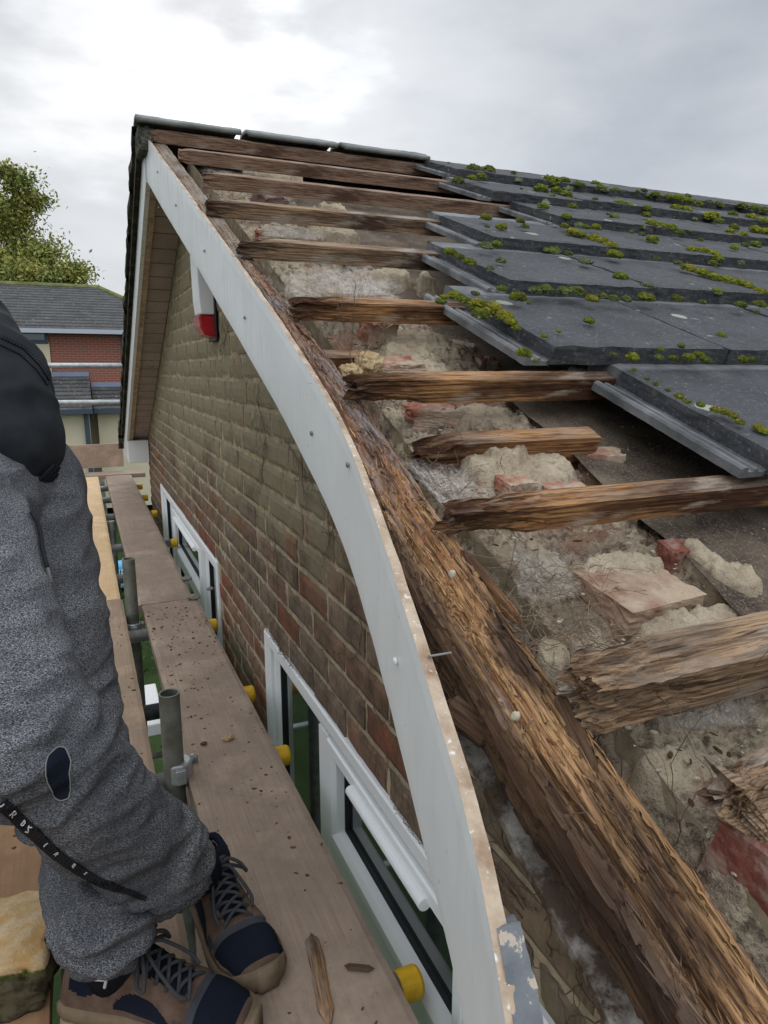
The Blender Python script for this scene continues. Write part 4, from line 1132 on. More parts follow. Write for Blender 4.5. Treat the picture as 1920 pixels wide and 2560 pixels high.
pebble(455, 1273, .016, M_block, 7, 'grey mortar flake nearest the window, on the board edge')
pebble(492, 1596, .014, M_ochre, 8, 'curled yellow brown wood flake on the board beside the nearer pole', 'wood_flake', 'wood flake')
pebble(440, 1607, .008, M_crumb, 9, 'dark crumb with moss on the board right of the nearer pole', 'wood_flake', 'wood flake')
pebble(355, 1612, .010, M_crumb, 10, 'dark torn crumb on the board left of the nearer pole', 'wood_flake', 'wood flake')
# mossy stone slab on the left
st = thing('mossy_stone', 'big broken stone with a yellow top and mossy dark side at the lower left', 'stone', onz(60, 2480, ZB))
def stone():
    c = onz(40, 2470, ZB); mb = MB()
    lump(mb, (c.x-.045, c.y+.028, ZB+.047), (.115, .085, .045), 3, 5, .16, 1.2, Matrix.Rotation(-.15, 3, 'Z'), .75); 
    t = NT('mossy_stone_side'); v = t.obj(); g = t.n('ShaderNodeNewGeometry'); up = t.sep(g.outputs['Normal'])[2]; n = t.noise(v, 26, 6, .65); f = t.noise(v, 200, 4)
    top = t.mix(t.ramp(n, [(.4, 0.0), (.62, 1.0)]), (.44, .27, .11), (.52, .40, .25)); side = t.mix(t.ramp(n, [(.42, 0.0), (.6, 1.0)]), (.025, .022, .014), (.10, .085, .05))
    z = t.sep(t.c.outputs['Object'])[2]
    k = t.math('ADD', t.math('MULTIPLY', t.math('SUBTRACT', z, ZB+.069), 45), t.math('SUBTRACT', n, .5))
    moss = t.ramp(k, [(.0, 0.0), (.25, 1.0), (.5, 0.0)])
    col = t.mix(t.ramp(k, [(.3, 0.0), (.5, 1.0)]), side, top); col = t.mix(t.math('MULTIPLY', moss, t.ramp(f, [(.42, 0.0), (.5, .9)])), col, (.07, .085, .012))
    M = t.done(col, .95, t.bump(f, .6, .0015, t.bump(n, .8, .006)), .1)
    o = mb.build('slab', M, None, smooth=True); put(o, st)
stone()

# ------------------------------------------------------------------ moss
def moss_cushion(mb, cols, c, rx, ry, rz_, seed, tone, nrm=None, n=4):
    vs, fs = ico(n); out_ = []; cs = []
    for p in vs:
        k = 1+.30*fz(p, 1.6, 3, seed)+.26*fz(p, 3.7, 2, seed+4)+.16*abs(nz(p, 9, seed))+.14*abs(nz(p, 22, seed))
        q = Vector((p.x*rx*k, p.y*ry*k, max(-.3, p.z)*rz_*k)); q.rotate(Matrix.Rotation(ANG, 3, 'X'))
        out_.append(q+c); cs.append(min(1, max(0, tone+.35*nz(p, 3, seed)+.25*max(0, p.z)-.15)))
    mb.add(out_, fs); cols.extend(cs)
    r_ = random.Random(seed)
    nt_ = int(min(900, 40+rx*rx*1.2e6)) if n >= 4 else 14
    for i in range(nt_):
        a, z = r_.uniform(0, 6.283), r_.uniform(-.15, 1); s_ = math.sqrt(1-z*z)
        p = Vector((s_*math.cos(a), s_*math.sin(a), z)); k = 1+.22*fz(p, 1.4, 3, seed)
        q = Vector((p.x*rx*k, p.y*ry*k, p.z*rz_*k)); d = (p+Vector((r_.gauss(0, .3), r_.gauss(0, .3), .25))).normalized()
        h = r_.uniform(.0018, .0042); wv = .0008
        q.rotate(Matrix.Rotation(ANG, 3, 'X')); d.rotate(Matrix.Rotation(ANG, 3, 'X'))
        e = d.orthogonal().normalized()*wv; e2 = d.cross(e)
        mb.add([c+q+e, c+q-e*.5+e2, c+q-e*.5-e2, c+q+d*h], [(0, 1, 3), (1, 2, 3), (2, 0, 3)]); t_ = min(1, max(0, tone+r_.uniform(-.15, .3))); cols.extend([t_*.8]*3+[t_])
HT = -.415-Z0
def moss():
    mb = MB(); cols = []
    spots = []
    Z1 = lambda x, y: (1040+x*.5304, 380+y*.5304)
    Z2 = lambda x, y: (750+x*.4521, 650+y*.4521)
    Z3 = lambda x, y: (1400+x*.3134, 850+y*.3134)
    for zx, zy, r_, t in ((265,118,25,.5),(310,110,28,.45),(200,130,34,.3),(640,130,50,.5),(665,175,30,.5),(590,165,40,.5),(710,195,30,.6),(735,250,26,.35),(600,250,30,.6),(330,303,30,.6),(493,320,25,.4),(403,348,30,.65),(514,347,22,.3),(335,350,12,.1),(710,300,28,.55),(700,345,24,.4),(850,350,28,.65),(800,350,22,.4),(740,372,36,.8),(775,385,30,.6),(840,400,36,.75),(880,415,36,.8),(920,435,34,.75),(937,475,38,.6),(720,475,20,.3),(845,220,18,.2),(960,236,28,.75),(995,242,22,.7),(1090,260,26,.5),(1085,292,26,.4),(910,290,16,.05),(1110,330,30,.7),(1150,342,34,.75),(1200,350,34,.65),(1245,375,26,.4),(1115,405,34,.65),(1062,385,18,.15),(1225,258,30,.65),(1270,268,36,.75),(1395,297,44,.75),(1430,322,26,.4),(1495,287,28,.4),(1575,300,30,.8),(1630,318,35,.75),(1500,350,28,.3),(1600,358,34,.75),(1645,370,30,.75),(1480,370,26,.75),(1540,385,28,.7),(1600,430,32,.45),(1550,435,22,.3),(1500,447,24,.75),(1300,455,30,.8),(1350,462,34,.75),(1400,475,32,.75),(1425,495,26,.6),(1400,520,24,.35),(1285,542,32,.9),(1350,562,34,.75),(1400,580,30,.8),(1460,595,34,.7),(1520,610,34,.7),(1570,628,30,.75),(1625,655,34,.8),(1620,712,30,.35),(800,510,30,.05),(965,580,32,.55),(1088,625,30,.05),(1085,678,38,.5),(1230,685,28,.35),(830,685,32,.8),(760,650,40,.25),(700,650,34,.25),(610,640,36,.3),(560,645,30,.2),(480,675,40,.5),(405,640,24,.5),(160,465,30,.6),(205,490,24,.4),(252,512,28,.6),(350,545,16,.2),(380,430,26,.5),(330,437,32,.1),(400,508,22,.15),(1535,520,18,.1),(1235,520,22,.2),(1135,500,16,.2),(1340,412,16,.3),(1015,375,16,.2),(990,690,26,.2),(930,685,26,.25),(880,675,24,.25),(1530,715,30,.3),(1350,705,18,.2)):
        u, v = Z1(zx, zy); spots.append((u, v, r_*.5304, t, HT))
    for zx, zy, r_, t in ((340,78,40,.25),(270,72,40,.2),(1075,178,18,.3),(1045,184,12,.3),(1130,195,26,.4),(1190,208,24,.6),(1235,212,34,.6),(1280,225,30,.5),(1330,240,30,.3),(1420,240,22,.3),(1540,250,30,.35),(1600,262,36,.3),(700,130,30,.4),(780,152,22,.3),(870,165,26,.3),(940,178,24,.3),(1380,232,20,.2),(1640,268,30,.2),(460,95,16,.2)):
        u, v = Z1(zx, zy); spots.append((u, v, r_*.5304, t, HT+.005))
    for zx, zy, r_, t in ((1240,505,42,.7),(1350,420,16,.75),(1600,332,30,.5),(1205,195,38,.55),(1115,150,20,.45),(860,192,42,.7),(800,200,24,.75),(905,215,30,.55),(990,240,60,.8),(1060,262,66,.85),(1130,300,48,.8),(1165,335,34,.75),(1195,372,24,.6),(970,182,22,.05),(1000,290,50,.35),(1430,395,10,1.0),(1265,238,12,1.0),(780,225,30,.3),(1300,560,12,.4)):
        u, v = Z2(zx, zy); spots.append((u, v, r_*.4521, t, HT))
    for zx, zy, r_, t in ((575,125,52,.7),(420,110,24,.3),(800,75,26,.5),(790,135,36,.3),(905,140,36,.45),(1030,130,50,.45),(1110,110,40,.5),(1160,150,44,.4),(1460,148,46,.45),(1530,150,36,.4),(970,40,24,.6),(950,445,36,.7),(1010,485,28,.65),(1120,512,32,.6),(760,350,22,.3),(860,400,20,.3),(1240,550,40,.9),(1310,565,44,.85),(1380,600,40,.85),(1430,650,36,.75),(1580,690,44,.85),(1630,720,40,.85),(590,240,18,.4),(690,310,16,.35)):
        u, v = Z3(zx, zy); spots.append((u, v, r_*.3134, t, HT))
    for i, (u, v, r_, t, h) in enumerate(spots):
        c = onroof(u, v, Z0+h); d = c.dot(FWD); s_ = r_*d/F_PX
        if c.y > APY+.05: c = ony(u, v, APY)
        c = c-Vector((0, 0, s_*.25))
        moss_cushion(mb, cols, c, s_*(1.02 if c.y < 1.7 else .86), s_*(.86 if c.y < 1.7 else .7), s_*.52, i*1.37, t, n=5 if s_*F_PX/d > 22 else 4)
    # thin scatter, densest under the front edges of the tiles, over the rest of the roof
    r_ = random.Random(4)
    for i in range(240):
        y0 = r_.choice([t[0] for t in TB[2:]]); x = r_.uniform(1.1, 5.2)**1.0
        if r_.random() < .72: y = y0+r_.gauss(0, .004)-.006; h = HT-.03*r_.random()
        else: y = y0+r_.uniform(.03, .3); h = HT-.004-.09*(y-y0)
        if x < dict((a, b) for a, b, _ in TB)[y0]+.05: continue
        s_ = r_.uniform(.003, .011)*(1 if r_.random() < .8 else 1.8)
        moss_cushion(mb, cols, rp(x, y, h), s_*1.3, s_, s_*.8, i*.77, r_.choice([.1, .2, .3, .5, .6]), n=3)
    o = mb.build('moss', M_moss, smooth=True); tag(o, 'green and yellow moss cushions growing on the dark roof tiles', 'moss', kind='stuff')
    a = o.data.attributes.new('rnd', 'FLOAT', 'POINT'); a.data.foreach_set('value', cols)
moss()

# ------------------------------------------------------------------ cobwebs and dead ivy
def cobweb_mat():
    t = NT('dusty_cobweb'); v = t.obj((1, 1, 1)); n = t.noise(v, 26, 6, .7); f = t.noise(t.obj((420, 60, 60), (0, 0, .6)), 1.0, 4, .6); f2 = t.noise(t.obj((60, 420, 60), (0, 0, .3)), 1.0, 4, .6)
    a = t.math('MULTIPLY', t.ramp(n, [(.34, .2), (.58, 1.0)]), t.math('MAXIMUM', t.ramp(f, [(.48, .25), (.62, 1.0)]), t.ramp(f2, [(.50, .2), (.64, 1.0)])))
    a = t.math('MULTIPLY', a, t.attr('cover')[2]); t.l(a, t.b.inputs['Alpha']); return t.done((.44, .40, .355), 1.0, None, 0)
M_web = cobweb_mat()
def web(corners, sag, label, seed, nx=40, ny=24):
    """sheet hung between four points given clockwise"""
    c = [Vector(p) for p in corners]; mb = MB()
    def fn(a, b):
        p = c[0].lerp(c[1], a).lerp(c[3].lerp(c[2], a), b)
        k = math.sin(a*math.pi)*math.sin(b*math.pi)
        return p+Vector((0, 0, -sag*k+.010*fz((a*4, b*4, seed), 1, 3)*k**.5))+Vector((.004*nz((a*9, b*9, seed)), 0, 0))
    mb.grid(nx, ny, fn)
    cov = []
    for j in range(ny):
        for i in range(nx):
            e = min(i/(nx-1), 1-i/(nx-1), j/(ny-1), 1-j/(ny-1)); cov.append(max(0, min(1, e*7+.9*nz((i*.25, j*.25, seed))-.15)))
    # strands
    r_ = random.Random(seed)
    for i in range(36):
        a0, b0, a1, b1 = r_.random(), r_.choice([0, 1]), r_.random(), r_.random()
        pts = [Vector(fn(a0+(a1-a0)*t_/6, b0+(b1-b0)*t_/6))+Vector((0, 0, .002)) for t_ in range(7)]; mb.tube(pts, .00022, 3)
    o = mb.build('cobweb', M_web, smooth=True); at_ = o.data.attributes.new('cover', 'FLOAT', 'POINT'); at_.data.foreach_set('value', cov+[1.0]*(len(mb.v)-len(cov))); tag(o, label, 'cobweb', 'dusty cobwebs on the stripped roof')
def rz(u, v, h): return onroof(u*K, v*K, Z0+h)
web([rz(590, 585, -.01), rz(870, 600, .005), rz(880, 655, .03), rz(590, 680, -.02)], .018, 'large grey cobweb sheet draped between the fifth and sixth battens', 2)
web([rz(650, 575, .0), rz(800, 572, .02), rz(860, 640, .02), rz(700, 640, .02)], .012, 'smaller cobweb veil over the upper part of the large sheet', 12)
web([rz(850, 985, -.03), rz(1020, 1010, -.03), rz(1080, 1100, -.01), rz(960, 1100, .0)], .02, 'cobweb between the rafter and the pale mortar lump above the ninth batten', 3)
web([rz(1100, 1180, -.02), rz(1240, 1190, -.03), rz(1250, 1290, -.03), rz(1120, 1300, -.03)], .014, 'brown cobweb in the corner left of the big tan brick', 4)
web([rz(1380, 1480, .0), rz(1655, 1440, .0), rz(1655, 1570, -.03), rz(1400, 1580, -.04)], .015, 'cobweb hanging on the front of the thick grey batten', 5)
web([rz(560, 470, .0), rz(760, 480, .0), rz(700, 520, -.02), rz(560, 512, -.02)], .010, 'cobweb under the fourth batten near its left end', 6)
web([rz(420, 355, .0), rz(620, 370, .0), rz(600, 385, -.02), rz(430, 375, -.02)], .006, 'cobweb between the second and third battens at their left ends', 7)

def strands(n, boxc, label, seed, mat, r0=.0004, name='twigs', L=(.02, .09), spread=1.0):
    r_ = random.Random(seed); mb = MB()
    for i in range(n):
        p = boxc(r_); d = Vector((r_.gauss(0, 1), r_.gauss(0, 1), r_.gauss(0, .35))).normalized(); l = r_.uniform(*L); pts = [p]
        for k in range(6):
            d = (d+Vector((r_.gauss(0, .25), r_.gauss(0, .25), r_.gauss(0, .12)))*spread).normalized(); pts.append(pts[-1]+d*l/6)
        mb.tube(pts, [r0*r_.uniform(.6, 1.4)]*7, 4)
    o = mb.build(name, mat); tag(o, label, name, kind='stuff')
def b1_(r_): u, v = r_.uniform(1080, 1330), r_.uniform(1190, 1420); return rz(u, v, -.045+r_.random()*.02)
strands(260, b1_, 'fine dry twigs and straw in the hollow between the ninth and tenth battens', 5, M_twig, .00045, 'straw', (.012, .06))
def b2_(r_): u, v = r_.uniform(860, 1100), r_.uniform(950, 1120); return rz(u, v, -.04+r_.random()*.02)
strands(120, b2_, 'fine dry straw beside the pale mortar lump above the ninth batten', 6, M_twig, .0004, 'straw', (.012, .05))
def b3_(r_): y = .2+r_.random()*.55; x = r_.uniform(.33, .375); return rp(x, y, -.10)
def ivy():
    mb = MB(); r_ = random.Random(11)
    def stem(y, z, ang, L, r0, depth=0):
        pts = [Vector((XW-.004, y, z))]; n = max(5, int(L/.012)); a = ang
        for k in range(n):
            a += r_.gauss(0, .22); y += math.cos(a)*L/n; z += math.sin(a)*L/n
            if z < -.765: z = -.765; a = abs(a)
            pts.append(Vector((XW-.004-abs(r_.gauss(0, .004)), y, z)))
            if depth < 2 and r_.random() < .16: stem(y, z, a+r_.choice([-1, 1])*r_.uniform(.4, 1.1), L*r_.uniform(.25, .55), r0*.6, depth+1)
        mb.tube(pts, [r0*(1-.6*i/len(pts)) for i in range(len(pts))], 5)
    for i in range(12): stem(r_.uniform(.42, .75), -.70+r_.uniform(-.02, .12), r_.uniform(-2.6, 2.6), r_.uniform(.12, .40), r_.uniform(.0007, .0018))
    for (u, v) in ((1150, 1850), (1240, 2050), (1300, 2180), (1130, 1760), (1200, 1960), (1280, 2100), (1340, 2200)):
        p = onx(u*K, v*K, XW); stem(p.y, p.z, r_.uniform(-1, 3.5), .22, .0013)
        stem(p.y, p.z, r_.uniform(-1, 3.5), .22, .001)
    for (u, v, L) in ((700, 1150, .5), (760, 1130, .4), (640, 1030, .4), (800, 1460, .35), (780, 1330, .35), (620, 950, .5), (560, 830, .4), (480, 760, .5), (590, 1130, .7)):
        p = onx(u*K, v*K, XW); stem(p.y, p.z, r_.uniform(2.4, 4.6), L, .0011, 0)
    o = mb.build('ivy_stems', M_stem); tag(o, 'bare dead ivy stems clinging to the brick wall below the eaves boards', 'ivy', kind='stuff')
ivy()

# ------------------------------------------------------------------ things on the lawn seen through the gaps
M_blue = plain('blue_plastic', (.16, .42, .60), .5, .3, var=.1); M_whitep = plain('white_plastic_panel', (.78, .80, .82), .4, .4, var=.04)
PC = onz(268*K, 1252*K, GZ+.1)
t_ = thing('paddling_pool', 'light blue paddling pool on the lawn seen through the board gap', 'pool', (PC.x, PC.y, GZ))
mb = MB(); pts = [(PC.x+.8*math.cos(a*math.pi/16), PC.y+.8*math.sin(a*math.pi/16), GZ+.26) for a in range(33)]; mb.tube(pts, .14, 12, cap=False); o = mb.build('rim', M_blue, smooth=True); put(o, t_)
mb = MB(); mb.tube([(PC.x, PC.y, GZ+.14), (PC.x, PC.y, GZ+.20)], .76, 32); o = mb.build('liner', M_blue); put(o, t_)
t_ = thing('porch_roof', 'white flat porch roof below the scaffold seen through the board gap', 'porch', (.1, 3.3, GZ))
mb = MB(); mb.box((-.12, 5.5, -2.95), (.42, 6.3, -2.85)); bevel(mb.build('roof', M_whitep, t_), .01)
for x, y in ((-.06, 5.56), (-.06, 6.24)): mb = MB(); mb.box((x-.04, y-.04, GZ), (x+.04, y+.04, -2.95)); mb.build('post', M_whitep, t_)
def hedge():
    r_ = random.Random(3); mb = MB()
    for i in range(5200):
        x = r_.uniform(-3.5, 3.5); y = 12.6+r_.uniform(-.6, .6); z = GZ+r_.random()**.6*1.7
        s_ = r_.uniform(.03, .07); d = Vector((r_.gauss(0, 1), r_.gauss(0, 1), r_.gauss(0, 1))).normalized(); e = d.orthogonal().normalized(); f = d.cross(e)
        p = Vector((x, y, z)); mb.add([p+e*s_, p+f*s_*.5, p-e*s_, p-f*s_*.5], [(0, 1, 2, 3)])
    o = mb.build('hedge', plain('hedge_leaf', (.04, .085, .02), .8, .2, var=.5, scale=4)); tag(o, 'dark green hedge at the end of the lawn beyond the scaffold', 'hedge')
hedge()

# ------------------------------------------------------------------ neighbouring building
def neighbour():
    Y = 24.0; k = Y
    b = thing('neighbour_building', 'two storey red brick and cream building with a dark tiled hipped roof across the garden', 'building', (-1.5, Y+3, GZ+1))
    def X(u): return ony(u*K, 740*K, Y).x
    def Zp(v, u=150, y=Y): return ony(u*K, v*K, y).z
    t = NT('far_roof_tiles'); v = t.obj(); o3 = t.sep(v); n = t.noise(v, 2.2, 6, .7); f = t.noise(v, 14, 4)
    rows = t.math('FRACT', t.math('MULTIPLY', o3[2], 9.2)); cols_ = t.math('FRACT', t.math('MULTIPLY', o3[0], 3.3))
    rl = t.ramp(rows, [(.0, .9), (.30, .5), (.45, .0), (1.0, .0)])
    c = t.mix(t.ramp(n, [(.35, 0.0), (.65, 1.0)]), (.065, .065, .067), (.115, .115, .11)); c = t.mix(rl, c, (.012, .013, .015)); c = t.mix(t.ramp(f, [(.62, 0.0), (.7, .7)]), c, (.33, .34, .28))
    MF = t.done(c, .9, t.bump(rows, .6, .05), .2)
    M_fb = None
    t = NT('far_brick'); v = t.obj((1, 1, 1), (math.pi/2, 0, 0)); br = t.n('ShaderNodeTexBrick'); br.inputs['Scale'].default_value = 1.0
    br.inputs['Brick Width'].default_value = .225; br.inputs['Row Height'].default_value = .075; br.inputs['Mortar Size'].default_value = .007
    br.inputs['Color1'].default_value = (.30, .075, .045, 1); br.inputs['Color2'].default_value = (.20, .085, .07, 1); br.inputs['Mortar'].default_value = (.30, .24, .20, 1)
    t.l(v, br.inputs[0]); c = t.mix(t.ramp(t.noise(t.obj(), 1.6, 4), [(.35, 0.0), (.65, .5)]), br.outputs[0], (.24, .12, .09)); MBk = t.done(c, .9, None, .1)
    M_cream = plain('cream_render', (.56, .50, .36), .9, .1, var=.05, scale=2)
    M_slate = plain('dark_blue_frame', (.045, .065, .095), .5, .3, var=.1); M_gut = plain('grey_gutter', (.42, .45, .50), .5, .3, var=.05); M_lead = plain('lead_flashing', (.20, .24, .33), .6, .3, var=.1, scale=3)
    def bx(lo, hi, name, mat, par=b):
        mb = MB(); mb.box(lo, hi); return mb.build(name, mat, par)
    xl, xr = X(-120), X(470)
    ze = Zp(712); zg = GZ+1
    zr = Zp(617, 100, Y+4.2)
    # walls: brick upper storey, cream panels either side of it
    bx((xl, Y, zg), (xr, Y+8, Zp(888)), 'cream_wall', M_cream)
    bx((xl, Y-.0, Zp(888)), (xr, Y+8, ze-.03), 'brick_wall', MBk)
    bx((X(30), Y-.06, Zp(890)), (X(106), Y+.01, Zp(742)), 'cream_panel', M_cream)
    # roof: hipped at its right end
    e = .35; xh = X(212)+.3; zee = ze
    vs = [(xl-e, Y-e, zee), (X(420), Y-e, zee), (X(420), Y+8.4, zee), (xl-e, Y+8.4, zee), (xl-e, Y+4.2, zr), (xh, Y+4.2, zr)]
    mb = MB(); mb.add(vs, [(0, 1, 5, 4), (1, 2, 5), (2, 3, 4, 5), (3, 0, 4), (0, 3, 2, 1)]); rf = mb.build('roof', MF, b, recalc=True)
    mb = MB(); mb.tube([(xl-e, Y+4.2, zr), (xh, Y+4.2, zr)], .10, 8); mb.tube([(xh, Y+4.2, zr), (X(420), Y-e, zee+.02)], .09, 8); mb.build('ridge_tiles', plain('mossy_ridge', (.16, .17, .07), .95, .1, var=.4, scale=3), rf)
    bx((xl-e, Y-e-.08, zee-.13), (X(420), Y-e+.02, zee+.0), 'gutter', M_gut)
    # windows
    def win(u0, u1, v0, v1, y=Y-.07):
        f = bx((X(u0), y, Zp(v1)), (X(u1), y+.09, Zp(v0)), 'window', M_slate)
        w_ = (X(u1)-X(u0)); bx((X(u0)+.09, y-.008, Zp(v1)+.12), (X(u1)-.09, y-.003, Zp(v0)-.07), 'pane', plain('far_glass', (.03, .05, .07), .12, .7), f)
    win(40, 104, 716, 744); win(262, 330, 716, 780); win(250, 300, 884, 944)
    # ground floor roofs leaning against the wall
    def lean(u0, u1, v_top, v_bot, out):
        y1 = Y-.02; y0 = Y-out; z1 = Zp(v_top); z0 = ony(150*K, v_bot*K, y0).z
        x0, x1 = X(u0), X(u1)
        mb = MB(); mb.add([(x0, y0, z0), (x1, y0, z0), (x1, y1, z1), (x0, y1, z1), (x0, y0, z0-.1), (x1, y0, z0-.1), (x1, y1, z0-.1), (x0, y1, z0-.1)], [(0, 1, 2, 3), (4, 7, 6, 5), (0, 4, 5, 1), (1, 5, 6, 2), (2, 6, 7, 3), (3, 7, 4, 0)])
        lr = mb.build('lean_to_roof', MF, b, recalc=True)
        bx((x0, Y-.05, z1-.02), (x1, Y+.02, z1+.12), 'flashing', M_lead, lr)
        bx((x0, y0-.1, z0-.14), (x1, y0+.02, z0-.02), 'gutter', M_slate, lr)
        bx((x0+.1, y0+.3, zg), (x1-.1, Y, z0-.05), 'cream_wall', M_cream)
    lean(20, 186, 812, 884, 1.7); lean(189, 330, 835, 884, 1.1)
    mb = MB(); mb.tube([(X(172), Y-1.5, zg), (X(172), Y-1.5, Zp(880))], .07, 10); mb.build('drainpipe', M_slate, b)
neighbour()

def tree(name, base, H, crown_c, crown_r, seed, label, n=9000, leaf=(.05, .11)):
    r_ = random.Random(seed); t = thing(name, label, 'tree', base)
    bark = plain('tree_bark', (.10, .08, .06), .95, .1, var=.3, scale=8, bump=.6)
    mb = MB(); b = Vector(base); top = Vector(crown_c)
    mb.tube([b, b.lerp(top, .4)+Vector((.1, 0, 0)), top], [.28, .2, .10], 10)
    tips = []
    def limb(p, d, L, r0, k):
        pts = [p]; 
        for i in range(5):
            d = (d+Vector((r_.gauss(0, .18), r_.gauss(0, .18), r_.gauss(0.03, .12)))).normalized(); pts.append(pts[-1]+d*L/5)
        mb.tube(pts, [r0*(1-.16*i) for i in range(6)], 6)
        tips.extend(pts[2:])
        if k: 
            for q in range(3): limb(pts[r_.randint(2, 5)], (d+Vector((r_.gauss(0, .7), r_.gauss(0, .7), r_.gauss(0.1, .5)))).normalized(), L*.6, r0*.5, k-1)
    for i in range(11):
        a = r_.uniform(0, 6.28); limb(b.lerp(top, r_.uniform(.45, .98)), Vector((math.cos(a), math.sin(a), r_.uniform(.05, .9))).normalized(), crown_r*r_.uniform(.6, .95), .07, 2)
    o = mb.build('trunk', bark, smooth=True); put(o, t)
    tl = NT('leaf_'+name); v = tl.obj(); n1_ = tl.noise(v, .9, 4, .6); n2_ = tl.noise(v, 9, 3)
    c = tl.mix(tl.ramp(n1_, [(.35, 0.0), (.62, 1.0)]), (.16, .22, .06), (.46, .42, .11)); c = tl.mix(tl.ramp(n2_, [(.4, .5), (.6, 0.0)]), c, (.09, .13, .035))
    ml = tl.done(c, .7, None, .2)
    mb = MB()
    for tp in tips:
        k = max(6, int(n/len(tips)*r_.uniform(.2, 1.9))); rr = r_.uniform(.25, .62)
        for j in range(k):
            p = tp+Vector((r_.gauss(0, rr), r_.gauss(0, rr), r_.gauss(0, rr*.7)))*.8; s_ = r_.uniform(*leaf)
            d = Vector((r_.gauss(0, 1), r_.gauss(0, 1), r_.gauss(0, 1)+.6)).normalized(); e = d.orthogonal().normalized(); e.rotate(Matrix.Rotation(r_.uniform(0, 6.28), 3, d)); f = d.cross(e)
            mb.add([p+e*s_, p+f*s_*.45, p-e*s_, p-f*s_*.45], [(0, 1, 2, 3)])
    o = mb.build('crown', ml); put(o, t)
cc = ony(0*K, 512*K, 36)
tree('broadleaf_tree', (cc.x-.6, 36, GZ+1), 9, (cc.x-.9, 36, cc.z+.2), 2.9, 5, 'yellowing green broadleaf tree rising behind the neighbouring roof at the left', 90000, (.06, .13))
tree('broadleaf_tree', (cc.x-5.5, 38, GZ+1), 9, (cc.x-6.2, 38, cc.z-.2), 3.2, 8, 'second broadleaf tree farther left behind the neighbouring building', 9000)
# ------------------------------------------------------------------ the person
person = thing('person', 'person in black hoodie, marled grey joggers and brown trainers standing on the boards', 'person', (-.05, 1.12, ZB))
def at(u, v, d): return ray(u, v)*d
def capsule_union(segs, vox, name, mat, parent, smooth_it=6, disp=None, cut=None):
    """one continuous surface from tapered limbs: voxel remesh of their union, smoothed, then creased"""
    mb = MB()
    for (p0, r0, p1, r1) in segs:
        p0, p1 = Vector(p0), Vector(p1); N = 9
        pts = [p0.lerp(p1, i/(N-1)) for i in range(N)]; rs = [r0+(r1-r0)*i/(N-1) for i in range(N)]
        mb.tube(pts, rs, 24)
        vs, fs = ico(3)
        for p, r in ((p0, r0), (p1, r1)): mb.add([q*r*.985+p for q in vs], fs)
    o = mb.build(name, mat)
    m_ = o.modifiers.new('r', 'REMESH'); m_.mode = 'VOXEL'; m_.voxel_size = vox
    s_ = o.modifiers.new('s', 'SMOOTH'); s_.iterations = smooth_it; s_.factor = .6
    dg = bpy.context.evaluated_depsgraph_get(); me = bpy.data.meshes.new_from_object(o.evaluated_get(dg))
    bpy.data.objects.remove(o)
    if disp:
        me.update(); ns = [v.normal.copy() for v in me.vertices]
        for v, n_ in zip(me.vertices, ns): v.co = v.co+n_*disp(v.co)
    me.materials.clear(); me.materials.append(mat)
    o = link(bpy.data.objects.new(name, me)); me.polygons.foreach_set('use_smooth', [True]*len(me.polygons)); me.update()
    put(o, parent); return o
def marl():
    t = NT('marled_grey_jersey'); 
    v = t.obj((1, 1, 1), (.5, .4, .3)); a = t.noise(t.obj((440, 440, 1250), (.35, .2, 0)), 1.0, 3, .65, .8); b = t.noise(v, 5, 4)
    c = t.ramp(a, [(.40, (.022, .024, .030)), (.50, (.085, .088, .097)), (.60, (.33, .33, .335))])
    c = t.mix(t.ramp(b, [(.40, .55), (.62, 0.0)]), c, (.04, .042, .05)); 
    c = t.mix(t.ramp(t.noise(v, 11, 4), [(.66, 0.0), (.76, .5)]), c, (.07, .065, .06))
    return t.done(c, .95, t.bump(a, .35, .001), .08)
M_marl = marl()
def fab(name, c, s=220, spec=.1):
    t = NT(name); n = t.noise(t.obj(), s, 3); b = t.noise(t.obj(), 9, 4)
    col = t.mix(t.ramp(b, [(.35, 0.0), (.65, 1.0)]), tuple(x*.75 for x in c), tuple(x*1.3 for x in c))
    lint = t.noise(t.obj((90, 240, 90), (.4, .3, .8)), 1.0, 2); col = t.mix(t.ramp(lint, [(.77, 0.0), (.80, .5)]), col, (.4, .4, .4))
    return t.done(col, .9, t.bump(n, .2, .0008), spec)
M_hood = fab('black_sweatshirt', (.021, .023, .026)); M_navy = fab('navy_mesh', (.008, .0105, .018)); M_skin = plain('skin', (.48, .27, .19), .5, .3, var=.08)
hipL = at(60, 1215, 1.30); kneeL = at(182, 1800, 1.20); calfL = at(245, 2230, 1.06); ankL = at(278, 2330, .985)
hipR = at(-130, 1290, 1.08); thR = at(-35, 1600, .96); kneeR = at(82, 1870, .88); shR = at(300, 2075, .99); ankR = at(446, 2180, 1.095)
pel = at(-40, 1200, 1.25)
def foldfn(axis_pts, amp=.006):
    def f(p):
        # soft drag folds, tighter near the cuffs and behind the knees
        best = min(((p-a).length, k) for a, k in axis_pts)
        k = best[1]*max(0, 1-best[0]/.22)
        d = amp*1.1*fz(p, 8, 3)+amp*1.3*(.5-abs(noise.noise(Vector((p.x*9+p.z*7, p.y*9, p.z*17-p.x*8))))*2)
        w_ = noise.noise(Vector((p.x*10, p.y*10, p.z*34)))
        return d+amp*2.4*k*(.8-abs(w_)*2.8)
    return f
FOLD = foldfn([(calfL, .5), (ankL, 1.3), (ankR, 1.3), (kneeR, .8), (kneeL, .5)])
joggers = capsule_union([
    (hipR, .112, thR, .098), (thR, .098, kneeR, .086), (kneeR, .084, shR, .078), (shR, .078, at(410, 2160, 1.06), .072), (at(410, 2160, 1.06), .068, ankR, .048)],
    .0055, 'joggers', M_marl, person, 6, FOLD)
